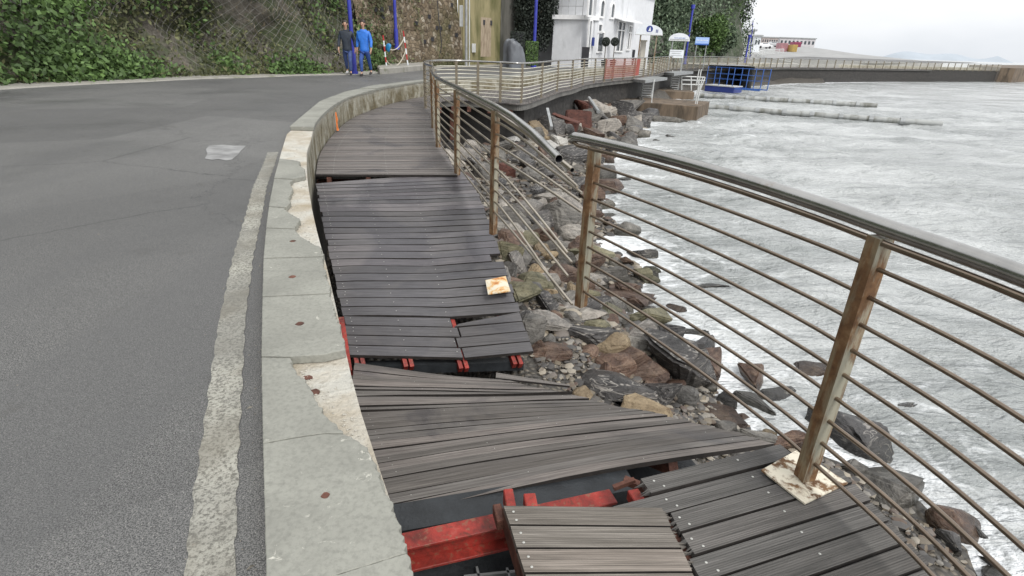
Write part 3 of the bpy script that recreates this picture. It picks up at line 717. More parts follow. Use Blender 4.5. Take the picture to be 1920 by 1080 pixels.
# --- A: the long standing deck
A = thing('boardwalk', 'long curving timber boardwalk still standing beyond the collapsed section', 'boardwalk')
mb = MB()
def ribbon_pts(pl, step):
    d = [0]
    for a, b in zip(pl[:-1], pl[1:]): d.append(d[-1]+(b-a).length)
    return d
NI = len(INN)
tt = 0.0; prev = None
vals = []
i = 0.0
while i < NI-1.01:
    k = int(i); fr = i-k
    a = INN[k].lerp(INN[k+1], fr); b = OUT[k].lerp(OUT[k+1], fr)
    seg = max((INN[k+1]-INN[k]).length, (OUT[k+1]-OUT[k]).length)
    stepm = .115 if b.y < 30 else (.25 if b.y < 60 else .8)
    vals.append((a, b)); i += stepm/seg
for j in range(len(vals)-1):
    (a0, b0), (a1, b1) = vals[j], vals[j+1]
    if b0.y > 100: break
    g = .91 if b0.y < 20 else .97
    dz = random.uniform(-.0015, .0015)
    v = Vector((0, 0, dz)); off = (a0-b0).normalized()*.02
    L1 = (a0-off); R1 = b0+(b0-a0).normalized()*random.uniform(.06, .085)
    L2 = L1.lerp(a1-off, g); R2 = R1.lerp(b1+(b0-a0).normalized()*.07, g)
    plank(mb, L2+v, R2+v, R1+v, L1+v, .028, random.random())
    if b0.y < 14:
        for t in (.12, .5, .86): screw(mb, L1.lerp(R1, t)+(L2-L1)*.5+v)
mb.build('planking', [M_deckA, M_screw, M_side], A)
# edge fascia and joists under the standing deck
mb = MB(); oo = offs([(p.x, p.y) for p in OUT], .04)
for a, b in zip(oo[:-1], oo[1:]):
    if a[1] < 100: mb.beam((a[0], a[1], -.12), (b[0], b[1], -.12), .05, .16)
mb.build('edge_beam', simple('grey_steel_fascia', (.13, .125, .115), .6, .4, 2), A)
for fr in (.1, .38, .66, .93):
    m = MB(); pl = [INN[k].lerp(OUT[k], fr)+Vector((0, 0, -.11)) for k in range(0, 95, 2)]
    for a, b in zip(pl[:-1], pl[1:]): m.beam(a, b, .06, .14)
    m.build('joist', M_rust, A)
for k in range(4, 100, 9):
    m = MB(); a = INN[k]+Vector((0, 0, -.27)); b = OUT[k]+Vector((0, 0, -.27)); m.beam(a, b, .12, .16); 
    c = INN[k].lerp(OUT[k], .8); m.beam((c.x, c.y, -.3), (c.x, c.y, -1.6), .12, .12, up=(1, 0, 0)); m.build('trestle', M_rust, A)

# --- B: the sagging middle panel
B = thing('collapsed_deck_panel', 'sagging dark wet deck panel tilted down between two breaks, cracked at its lower edge', 'deck panel')
BL = [P(592, 343, -.06), P(603, 400, -.18), P(616, 470, -.40), P(632, 545, -.64), P(646, 605, -.83), P(659, 667, -1.03)]
BR = [P(886, 331, -.03), P(905, 385, -.17), P(930, 450, -.36), P(955, 525, -.58), P(975, 590, -.80), P(1002, 660, -1.01)]
NBp = 28; mb = MB()
def dipf(v):
    def f(t, p): 
        k = abs(t-.60)/.6
        return Vector((0, 0, -.05*v*max(0, 1-k*1.3)+.002*math.sin(9*t+v*20)))
    return f
for j in range(NBp):
    v0, v1 = j/NBp, (j+.905)/NBp; vm = (v0+v1)/2
    a0, a1, b0, b1 = curve_at(BL, v0), curve_at(BR, v0), curve_at(BL, v1), curve_at(BR, v1)
    ex = (a1-a0).normalized()
    l = random.uniform(-.012, .012); r_ = random.uniform(-.015, .015)
    rr = random.random(); jit = Vector((0, 0, random.uniform(-.002, .002)))
    if j == 0:
        a1 += Vector((-.16, .16, .03)); a0 += Vector((0, 0, -.01))
    if j >= NBp-4:      # broken through at the crack
        tb = .60+random.uniform(-.012, .012)+(.015 if j % 2 else -.01)
        ma, mb_ = a0.lerp(a1, tb), b0.lerp(b1, tb); f = dipf(vm)
        dz = Vector((0, 0, -.055*vm)); sh_ = Vector((0, .05 if j == NBp-4 else .012, 0))
        plank(mb, a0+ex*l, ma+dz, mb_+dz, b0+ex*l, .028, rr, 4)
        if j == NBp-4: # splintered plank tapers to the crack
            plank(mb, ma.lerp(mb_, .7)+dz+ex*.07, a1, b1, mb_+dz+ex*.02, .028, rr*.7, 4)
        else:
            plank(mb, ma+dz+ex*.018+Vector((0, -.01, .004)), a1+ex*r_, b1+ex*r_, mb_+dz+ex*.018+Vector((0, -.01, .004)), .028, rr*.7, 4)
    else:
        e2 = ex*r_
        if j in (17, 18, 19): e2 = ex*-.12 if j == 17 else ex*-.0
        plank(mb, a0+ex*l+jit, a1+e2+jit, b1+e2+jit, b0+ex*l+jit, .028, rr, 10, dipf(vm))
    for t in (.04, .30+.0*vm, .60-.02*vm):
        for q in ((.5,) if t not in (.04,) else (.3, .7)):
            if random.random() < .88:
                u_ = t+random.uniform(-.004, .004); p_ = a0.lerp(a1, u_).lerp(b0.lerp(b1, u_), q); screw(mb, p_+dipf(vm)(u_, p_)*(1 if j < NBp-4 else .0)+Vector((0, 0, .001 if j < NBp-4 else -.05*vm*max(0, 1-abs(u_-.6)/.6*1.2)+.004)), .0062)
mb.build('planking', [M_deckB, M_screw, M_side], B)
for t in (.04, .30, .60, .90):        # bearers of the panel with red ends
    m = MB()
    for s in (-.028, .028):
        pl = []
        for k in range(11):
            v = .1+.915*k/10; p_ = curve_at(BL, min(v, 1)).lerp(curve_at(BR, min(v, 1)), t); ex = (curve_at(BR, 1)-curve_at(BL, 1)).normalized()
            if v > 1: d_ = (curve_at(BL, 1)-curve_at(BL, .9)).normalized(); p_ = p_+d_*.045
            pl.append(p_+ex*s+Vector((0, 0, -.085-.05*v*max(0, 1-abs(t-.6)/.6*1.3))))
        for a, b in zip(pl[:-1], pl[1:]): m.beam(a, b, .038, .075)
    m.build('bearer', M_red, B)
m = MB(); a = curve_at(BL, 1)+Vector((.02, .06, -.17)); b = curve_at(BR, 1)+Vector((-.1, .06, -.17)); m.beam(a, b, .10, .09); m.build('cross_beam', M_dark, B)
# steel foot plate left on panel B
q = [P(910, 529, -.575), P(948, 521, -.575), P(957, 549, -.62), P(915, 555, -.62)]
m = MB(); m.add([p+Vector((0, 0, .012)) for p in q]+[p+Vector((0, 0, .022)) for p in q], [(3, 2, 1, 0), (4, 5, 6, 7), (0, 1, 5, 4), (1, 2, 6, 5), (2, 3, 7, 6), (3, 0, 4, 7)])
fp = m.build('foot_plate', M_plate2); tag(fp, 'small rust-stained steel foot plate lying on the sagging panel edge', 'metal plate')

# --- C: twisted front panel
Cc = thing('collapsed_deck_panel', 'twisted grey-brown deck panel rising toward the viewer, planks fanned to a pointed right end', 'deck panel')
CL = [P(663, 679, -1.08), P(660, 740, -.92), P(668, 790, -.78), P(690, 850, -.62), P(712, 905, -.46), P(746, 964, -.30)]
CR = [P(938, 711, -1.06), P(1080, 741, -.93), P(1150, 760, -.80), P(1215, 771, -.68), P(1340, 800, -.48), P(1458, 831, -.29)]
NC = 24; mb = MB()
pw = lambda v: v**1.0
def csurf(t, v):
    p = curve_at(CL, pw(v)).lerp(curve_at(CR, pw(v)), t)
    return p+Vector((0, 0, .05*math.sin(math.pi*t)*(v-.35)))
for j in range(NC):
    v0, v1 = j/NC, (j+.915)/NC; rr = random.random(); l, r_ = random.uniform(-.012, .01), random.uniform(-.02, .012)
    a0, a1, b0, b1 = csurf(0, v0), csurf(1, v0), csurf(0, v1), csurf(1, v1); ex = (a1-a0).normalized()
    jit = Vector((0, 0, random.uniform(-.005, .005))); a0 = a0+Vector((0, random.uniform(-.008, .006), random.uniform(-.004, .01))); b1 = b1+Vector((0, random.uniform(-.006, .006), 0))
    if j in (5, 9): a0 += Vector((0, -.025, .012)); b0 += Vector((0, 0, .02))
    if j == 6: b1 += Vector((0, 0, .03))
    fb = lambda t, p, j=j: Vector((0, 0, .05*math.sin(math.pi*t)*(j/NC-.35)+.004*math.sin(t*7+j)))
    plank(mb, a0+ex*l+jit, a1+ex*r_+jit, b1+ex*r_+jit, b0+ex*l+jit, .03, rr, 10, fb)
    for t in (.05, .34, .62, .93):
        if random.random() < .5: screw(mb, a0.lerp(a1, t).lerp(b0.lerp(b1, t), .5)+fb(t, 0)+jit, .003)
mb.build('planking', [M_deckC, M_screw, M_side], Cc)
for t in (.12, .42, .72):
    m = MB(); pl = [csurf(t, .02+.95*k/8)+Vector((0, 0, -.085)) for k in range(9)]
    for a, b in zip(pl[:-1], pl[1:]): m.beam(a, b, .06, .09)
    m.build('bearer', M_rust, Cc)
# loose plank on the gravel
m = MB(); a = P(930, 706, -1.08); b = P(1068, 724, -1.10)
plank(m, a+Vector((0, .035, .02)), b+Vector((0, .01, .01)), b+Vector((0, -.012, .01)), a+Vector((0, -.05, .02)), .02, .6, 3); 
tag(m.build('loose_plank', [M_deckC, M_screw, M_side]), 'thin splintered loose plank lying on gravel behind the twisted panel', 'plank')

# --- D: right front deck, E: loose near block
D = thing('front_deck', 'dark grooved front decking running to the rusted plate at right', 'deck panel')
mb = MB()
def Dp(k, t):   # k plank line index from the far edge, t 0 left 1 right
    Lx = [(.58, 1.80), (.61, 1.71), (.64, 1.61), (.655, 1.51), (.68, 1.41), (.70, 1.31)]
    Rx = [(1.36, 2.085), (1.40, 1.995), (1.42, 1.895), (1.45, 1.80), (1.47, 1.70), (1.49, 1.60)]
    if k <= 5: return Vector((*Lx[k], 0)).lerp(Vector((*Rx[k], 0)), t)
    e = (k-5)*.1; return Vector((Lx[5][0]+e*.15, Lx[5][1]-e, 0)).lerp(Vector((Rx[5][0]+e*.1, Rx[5][1]-e, 0)), t)
rag = [0, 0, .0, .02, -.01, .015]
dl = [0, -.19, 0, 0, 0, 0, 0]; 
for k in range(0, 26):
    a0, a1, b0, b1 = Dp(k, 0), Dp(k, 1), Dp(k+1, 0), Dp(k+1, 1); g = .88
    b0 = a0.lerp(b0, g); b1 = a1.lerp(b1, g); ex = (a1-a0).normalized()
    l = ex*random.uniform(-.02, .015); r_ = ex*([-.10, .0, .03, .03][k] if k < 4 else random.uniform(-.01, .02))
    if k == 1: l = ex*-.19
    if k >= 5: l = ex*-.9
    z = Vector((0, 0, random.uniform(-.003, .003)-(0.012 if k == 1 else 0)))
    plank(mb, a0+l+z, a1+r_+z, b1+r_+z, b0+l+z, .032, [.45, .5, .55, .7, .5, .35][k] if k < 6 else random.random(), 6)
    for t in (.07, .12, .93): 
        if k < 6: screw(mb, a0.lerp(a1, t*.6).lerp(b0.lerp(b1, t*.6), .35 if t != .12 else .8)+z, .0055)
    if k < 4:   # splinters at the torn end
        for s in range(5):
            u = random.random(); c = (a0+l).lerp(b0+l, u)+z; ln_ = random.uniform(.015, .05)
            d2 = Vector((0, -.01, -.008)); mb.add([c, c-ex*ln_+d2, c+(b0-a0)*.09, c+(b0-a0)*.05-Vector((0, 0, .02))], [(0, 1, 2), (0, 3, 1), (1, 3, 2)], 0, [[(0, 0), (.1, 0), (.1, .1)]]*3, .3)
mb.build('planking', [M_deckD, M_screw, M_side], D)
for x0 in (0.06, .62):
    m = MB(); m.beam(Dp(0, x0)+Vector((0, 0, -.08)), Dp(25, x0)+Vector((0, 0, -.08)), .06, .09); m.build('bearer', M_rust, D)
q = [Vector((1.10, 1.86, 0)), Vector((1.32, 2.0, 0)), Vector((1.44, 1.80, 0)), Vector((1.20, 1.675, 0))]
m = MB(); m.prism([(p.x, p.y) for p in q], .004, .012); fpp = m.build('foot_plate', M_plate); tag(fpp, 'rust-stained steel foot plate under the right railing post', 'metal plate')
Ee = thing('loose_deck_block', 'short displaced block of pale grooved planks nailed to a brown beam, nearest the viewer', 'deck panel')
mb = MB()
EL = [P(944, 951, -.02), P(957, 989, -.025), P(970, 1033, -.03), P(985, 1080, -.035)]; ER = [P(1240, 955, .0), P(1259, 992, .0), P(1281, 1033, .0), P(1302, 1078, .0)]
def ext(l, k): return l[k] if k < len(l) else l[-1]+(l[-1]-l[-2])*(k-len(l)+1)
for k in range(6):
    a0, a1, b0, b1 = ext(EL, k), ext(ER, k), ext(EL, k+1), ext(ER, k+1); g = .91
    b0 = a0.lerp(b0, g); b1 = a1.lerp(b1, g); ex = (a1-a0).normalized(); r_ = ex*random.uniform(-.01, .006); z = Vector((0, 0, .008))
    plank(mb, a0+z, a1+r_+z, b1+r_+z, b0+z, .032, [.3, .5, .9, .7, .4, .6][k], 6)
    for q in (.35, .8): screw(mb, (a0+ex*.03).lerp(b0+ex*.03, q)+z, .0055)
    for s in range(5):
        u = random.random(); c = (a1+r_).lerp(b1+r_, u)+z; ln_ = random.uniform(.01, .03)
        mb.add([c, c+ex*ln_+Vector((0, .004, -.01)), c+(b1-a1)*.1, c+(b1-a1)*.05-Vector((0, 0, .02))], [(0, 1, 2), (0, 3, 1), (1, 3, 2)], 0, [[(0, 0), (.1, 0), (.1, .1)]]*3, .3)
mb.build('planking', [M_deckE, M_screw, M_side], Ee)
m = MB(); a, b = EL[0]+Vector((.02, .03, -.075)), ext(EL, 6)+Vector((.02, 0, -.075)); m.beam(a, b, .05, .10); m.build('bearer', M_rust, Ee)
m = MB(); m.beam(ER[0]+Vector((-.02, 0, -.075)), ext(ER, 6)+Vector((-.02, 0, -.075)), .05, .09); m.build('bearer', M_rust, Ee)

# --- red steel frame under the broken front
F_ = thing('steel_frame', 'red painted steel beams of the walkway frame exposed under the torn deck', 'steel frame')
def ibeam(a, b, w=.10, h=.12, nm='beam', mt=M_red):
    m = MB(); a, b = Vector(a), Vector(b); up = Vector((0, 0, 1))
    m.beam(a+up*h/2, b+up*h/2, w, .014); m.beam(a-up*h/2, b-up*h/2, w*1.35, .014); m.beam(a, b, .012, h-.014)
    return m.build(nm, mt, F_, bevel=.002)
ia, ib = P(765, 1015, -.22)-Vector((0, 0, .055)), P(1150, 931, -.22)-Vector((0, 0, .055))
ibeam(ia+(ia-ib)*.2, ib, .085, .11, 'cross_beam')
m = MB(); c1, c2 = P(700, 1000, -.36), P(1180, 915, -.36); m.beam(c1, c2, .16, .14); m.build('cross_beam', M_dark, F_)
m = MB(); c1, c2 = P(952, 928, -.09), P(965, 1000, -.09); m.beam(c1, c2+(c2-c1)*.2, .04, .075); m.build('channel', M_red, F_, bevel=.004)
m = MB(); c1, c2 = P(992, 934, -.085), P(1010, 1030, -.085); m.beam(c1, c2, .05, .06); m.build('channel', M_red, F_, bevel=.004)
m = MB(); c1, c2 = P(931, 953, -.11), P(940, 985, -.11); m.beam(c1, c2, .035, .055); m.build('bracket', M_rust, F_, bevel=.004)
m = MB(); c1, c2 = P(1185, 925, -.06), P(1200, 948, -.06); m.beam(c1, c2, .05, .05); m.build('bracket', M_red, F_, bevel=.004)
m = MB(); c1, c2 = P(1170, 900, -.12), P(1210, 915, -.12); m.beam(c1, c2, .03, .03); m.beam(P(1150, 915, -.13), P(1190, 900, -.10), .02, .02); m.build('bracket', M_rust, F_)
m = MB(); c1, c2 = P(640, 600, -.75), P(655, 700, -1.0); m.beam(c1, c2, .05, .09); m.build('channel', M_red, F_)
for (xa, ya, xb, yb, zz, ww) in [(720, 1090, 1000, 1030, -.50, .26), (700, 1250, 1050, 1190, -.55, .4), (900, 960, 1300, 880, -.80, .5)]:  # added dark strips standing in for the shade under the torn deck
    m = MB(); m.beam(P(xa, ya, zz), P(xb, yb, zz), ww, .1); m.build('cross_beam', M_dark, F_)
m = MB(); g0 = P(870, 1085, -.42); 
for k in range(5): m.beam(g0+Vector((.0+.02*k, -.06*k, 0)), g0+Vector((.5+.02*k, .08-.06*k, 0)), .012, .03)
for k in range(4): m.beam(g0+Vector((.05+.13*k, .05, 0)), g0+Vector((.13+.13*k, -.25, 0)), .01, .03)
m.build('grating', M_grey, F_)

# ================================================================== RAILINGS
def polyline_len(pl):
    d = [0]
    for a, b in zip(pl[:-1], pl[1:]): d.append(d[-1]+(b-a).length)
    return d
RP = [(-.21, 5.32), (-.81, 7.56), (-1.35, 9.57), (-1.76, 11.84), (-2.02, 13.7), (-2.45, 15.3), (-2.62, 16.6), (-2.45, 17.7), (-1.95, 18.2), (-1.35, 18.2), (-.57, 17.98), (.08, 17.88), (.77, 20.1), (1.52, 23.2), (2.24, 25.06), (3.02, 27.9), (3.8, 29.9), (5.12, 32.5), (6.94, 35.8), (9.6, 42.2), (12.2, 49.5), (15.5, 56.5), (20.5, 63), (26.2, 68.6), (32, 75.5), (38.2, 81.1), (60, 95), (90, 112)]
RS = catmull([(x, y, 0) for x, y in RP[1:]], 10)
RS = [Vector((-.21, 5.32, 0)), Vector((-.51, 6.44, 0))]+RS
RH = 1.12
HZ = [.985-.108*k for k in range(9)]
r1 = thing('railing', 'long steel railing along the boardwalk with bars bent down at its broken near end', 'railing')
def nearr(p): return 8 if p < 30 else 5
# bent ends of the bars: (pixel, distance)
ends = [(1083, 350, 3.75), (1091, 362, 3.7), (1089, 378, 3.75), (1091, 398, 3.8), (1064, 474, 3.95), (1072, 492, 3.85), (1065, 518, 3.8), (1058, 560, 3.75), (1073, 571, 3.62)]
top = [Vector(p)+Vector((0, 0, RH)) for p in RS]
he = PY(1048, 298, 3.62)
hp = [he, he.lerp(Vector((-.21, 5.32, RH)), .33)+Vector((0, 0, .03)), he.lerp(Vector((-.21, 5.32, RH)), .66)+Vector((0, 0, .03)), Vector((-.21, 5.32, RH))]+top[1:]
hp = [p+Vector((0, 0, .02*(0 if p.y < 16 else 1))) for p in hp]
def hollow(m, pts, r, n):
    m.tube(pts, r, n, caps=False)
    inner = [pts[0], pts[0].lerp(pts[1], .25)]; m.tube(inner, r*.84, n, mi=1, caps=False)
    a, b = pts[0], pts[0].lerp(pts[1], .25); d = (pts[1]-pts[0]).normalized(); x = d.cross(Vector((0, 0, 1))).normalized(); y = d.cross(x)
    ring = [a+x*(rr*math.cos(2*math.pi*k/n))+y*(rr*math.sin(2*math.pi*k/n)) for rr in (r, r*.84) for k in range(n)]
    m.add(ring, [(k, (k+1) % n, n+(k+1) % n, n+k) for k in range(n)])
    endc = [b+x*(r*.84*math.cos(2*math.pi*k/n))+y*(r*.84*math.sin(2*math.pi*k/n)) for k in range(n)]; m.add(endc, [tuple(range(n))], 1)
m = MB(); hollow(m, hp, .030, 12); m.build('handrail', [M_steel, M_black], r1, smooth=True, angle=50)
# lower handrail tube, shorter, ends further down
le = PY(1073, 319, 3.70); lp = [le, le.lerp(Vector((-.19, 5.3, RH-.06)), .5)+Vector((0, 0, .02)), Vector((-.19, 5.3, RH-.065)), Vector((-.8, 7.56, RH-.065))]
m = MB(); hollow(m, lp, .019, 10); m.build('under_rail', [M_bar, M_black], r1, smooth=True, angle=50)
for k in range(9):
    z = HZ[k]; e = PY(ends[k][0], ends[k][1], ends[k][2]); s = Vector((-.21, 5.32, z))
    d0 = (Vector((-.21, 5.32, 0))-Vector((-.81, 7.56, 0))).normalized()
    L_ = (e-s).length; c1 = s+d0*L_*.3; bend = [s.lerp(e, 0)]
    pts = []
    for t in np.linspace(1, 0, 9):
        t = float(t); p = (1-t)**2*s+2*t*(1-t)*(c1+Vector((0, 0, .05)))+t*t*e; pts.append(p)
    pl = pts+[p+Vector((0, 0, z-0)) for p in RS[1:]]
    m = MB(); m.tube(pl[:70], .0105, 7); m.tube(pl[69:], .016, 4, mi=1); m.build('bar', [M_bar, M_farbar], r1, smooth=True, angle=60)
def post(parent, x, y, ang, h=RH, w=.062, t=.055, mat=M_post, z0=-.03, name='post'):
    m = MB(); m.box((0, 0, (h+z0)/2-.015), (w, t, h-z0-.04)); m.mi = [1, 0, 0, 0, 0, 0]
    o = m.build(name, [mat, M_postrust if mat is M_post else mat], parent, bevel=.0); o.location = (x, y, 0); o.rotation_euler = (0, 0, ang); return o
placed = [(-.21, 5.32, -.06), (-.81, 7.56, 0), (-1.35, 9.57, 0), (-1.76, 11.84, 0), (-2.02, 13.7, 0)]
for i, (x, y, zz) in enumerate(placed):
    tdir = Vector((.27, -1, 0)); post(r1, x, y, R(48), mat=M_post, z0=-.12 if i == 0 else -.03)
post_xy = [(-2.5, 15.5), (-2.58, 17.1), (-1.95, 18.2), (-1.28, 18.18), (-.57, 17.98), (.08, 17.88), (.77, 20.1), (1.5, 23.1), (2.24, 25.06), (3.02, 27.9), (3.8, 29.9), (4.5, 31.2), (5.12, 32.5), (6.0, 34.1), (6.94, 35.8)]
dd = polyline_len(RS); s0 = [i for i, p in enumerate(RS) if p.y > 36.5][0]; cur = dd[s0]+1.5
for i in range(s0, len(RS)-1):
    while cur < dd[i+1]:
        t = (cur-dd[i])/(dd[i+1]-dd[i]); p = RS[i].lerp(RS[i+1], t); post_xy.append((p.x, p.y)); cur += 1.75 if p.y < 60 else 2.2
for i, (x, y) in enumerate(post_xy[:95]):
    post(r1, x, y, R(8), h=RH+.05, w=.075 if y < 30 else .10, t=.05 if y < 30 else .09, mat=M_postfar, z0=-.1)
# near railing
r2 = thing('railing', 'near steel railing with rust-streaked posts and dark bars leaning over the rocks at right', 'railing')
HP = [(.37, 3.63), (.47, 3.50), (.73, 3.03), (.97, 2.55), (1.175, 2.08), (1.27, 1.80), (1.40, 1.3), (1.44, .6), (1.34, -.5), (1.3, -2)]
HPs = catmull([(x, y, 0) for x, y in HP], 8)
m = MB(); pl = [p+Vector((0, 0, RH+.012*math.sin(math.pi*min(max((3.5-p.y)/1.6, 0), 1)))) for p in HPs]; pl = [pl[0]+Vector((-.012, .02, -.035)), pl[0]+Vector((-.008, .01, -.008))]+pl
m.tube(pl, .030, 16); m.build('handrail', M_steel, r2, smooth=True, angle=60)
m = MB(); pl = [p+Vector((-.014, -.008, RH-.048+.012*math.sin(math.pi*min(max((3.5-p.y)/1.6, 0), 1)))) for p in HPs[4:]]; pl = [HPs[0]+Vector((-.012, .02, RH-.03))]+pl; m.tube(pl, .012, 10); m.build('under_rail', M_bardark, r2, smooth=True, angle=60)
for k in range(9):
    m = MB(); m.tube([p+Vector((0, 0, HZ[k]-.01)) for p in HPs[9:]], .0085, 8); m.build('bar', M_bardark, r2, smooth=True, angle=60)
post(r2, .487, 3.49, R(40), w=.066, t=.06, mat=M_post, z0=-.02)
post(r2, 1.265, 1.82, R(15), mat=M_post, z0=.01); post(r2, 1.42, .3, R(10), mat=M_post)
# red netting tied to the railing
m = MB(); seg = [(4.4, 31.0), (5.12, 32.5), (6.0, 34.1), (6.94, 35.8), (7.35, 36.8)]
for a, b in zip(seg[:-1], seg[1:]):
    a, b = Vector((*a, 0)), Vector((*b, 0)); o_ = Vector((.07, -.04, 0))
    for k in range(9): z = .16+.115*k+random.uniform(-.02, .02); m.beam(a+o_+Vector((0, 0, z)), b+o_+Vector((0, 0, z+random.uniform(-.03, .03))), .008, .012)
    for k in range(12): p = a.lerp(b, k/12)+o_; m.beam(p+Vector((0, 0, .15)), p+Vector((0.02, 0, 1.1)), .012, .016, up=(1, 0, 0))
tag(m.build('safety_netting', M_net), 'red plastic safety netting tied along the far railing before the white house', 'netting')

# ================================================================== SEA WALL under the far walkway
sw = MB(); pts = [(-3.3, 18.6), (-1.9, 18.9), (-.6, 18.6), (.2, 18.7), (.55, 20.3)]+[(p.x-.28, p.y+.1) for p in OUT if p.y > 20.5 and p.x > .8]
for a, b in zip(pts[:-1], pts[1:]): sw.add([(a[0], a[1], -2.6), (b[0], b[1], -2.6), (b[0], b[1], -.05), (a[0], a[1], -.05), (a[0]-.6, a[1]+.3, -2.6), (b[0]-.6, b[1]+.3, -2.6), (b[0]-.6, b[1]+.3, -.05), (a[0]-.6, a[1]+.3, -.05)], [(0, 1, 2, 3), (5, 4, 7, 6), (3, 2, 6, 7)])
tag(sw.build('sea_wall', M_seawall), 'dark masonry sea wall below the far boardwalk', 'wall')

# ================================================================== ROCKS
def hullrock(size, seed, rounded, cuts=2):
    rg = np.random.default_rng(seed if seed is not None else RNG.integers(1e9)); bm = bmesh.new(); n = 26 if rounded else int(rg.integers(9, 15))
    for _ in range(n):
        d = rg.normal(size=3); d /= np.linalg.norm(d); p_ = 2.2 if rounded else 5.0
        d = d/(np.abs(d)**p_).sum()**(1/p_); d *= rg.uniform(.86, 1.0); bm.verts.new(d*.56)
    res = bmesh.ops.convex_hull(bm, input=bm.verts)
    bmesh.ops.delete(bm, geom=[g for g in res['geom_interior'] if isinstance(g, bmesh.types.BMVert)], context='VERTS')
    bmesh.ops.dissolve_limit(bm, angle_limit=R(16), verts=bm.verts, edges=bm.edges)
    bmesh.ops.bevel(bm, geom=list(bm.edges), offset=.10 if rounded else .05, segments=3 if rounded else 2, affect='EDGES', clamp_overlap=True)
    bmesh.ops.triangulate(bm, faces=bm.faces)
    for _ in range(cuts):
        lim = .30 if _ == 0 else .16
        ed = [e for e in bm.edges if e.calc_length() > lim]
        if ed: bmesh.ops.subdivide_edges(bm, edges=ed, cuts=1); bmesh.ops.triangulate(bm, faces=[f for f in bm.faces if len(f.verts) > 3])
    bm.verts.index_update()
    v = np.array([x.co[:] for x in bm.verts]); f = np.array([[q.index for q in x.verts] for x in bm.faces]); bm.free()
    o = rg.uniform(0, 90, 3); a = .035 if rounded else .05
    nn = fbm(v[:, 0]*3+o[0], v[:, 1]*3+o[1], v[:, 2]*5+o[2], 4); v = v*(1+a*nn)[:, None]
    return v*np.array(size)*1.0, f
def rock(loc, size, kind, label, group=None, rot=None, angular=1.0, level=3, seed=None, name='rock', cat='rock', planes=9):
    v, f = hullrock(size, seed, angular < .5, level-1)
    o = npmesh(name, v, f, ROCK[kind], smooth=True, angle=24 if angular > .5 else 50)
    o.location = loc; o.rotation_euler = rot if rot else (random.uniform(-.4, .4), random.uniform(-.4, .4), random.uniform(0, 6.3))
    return tag(o, label, cat, group)
def bz(x, y): return float(beachz(np.array([x]), np.array([y]))[0])
def onbeach(px, py, lift=.1):
    z = -1.4
    for _ in range(12):
        p = P(px, py, z+lift); z = max(bz(p.x, p.y), WZ-.12)
    return P(px, py, z+lift)
HERO = []
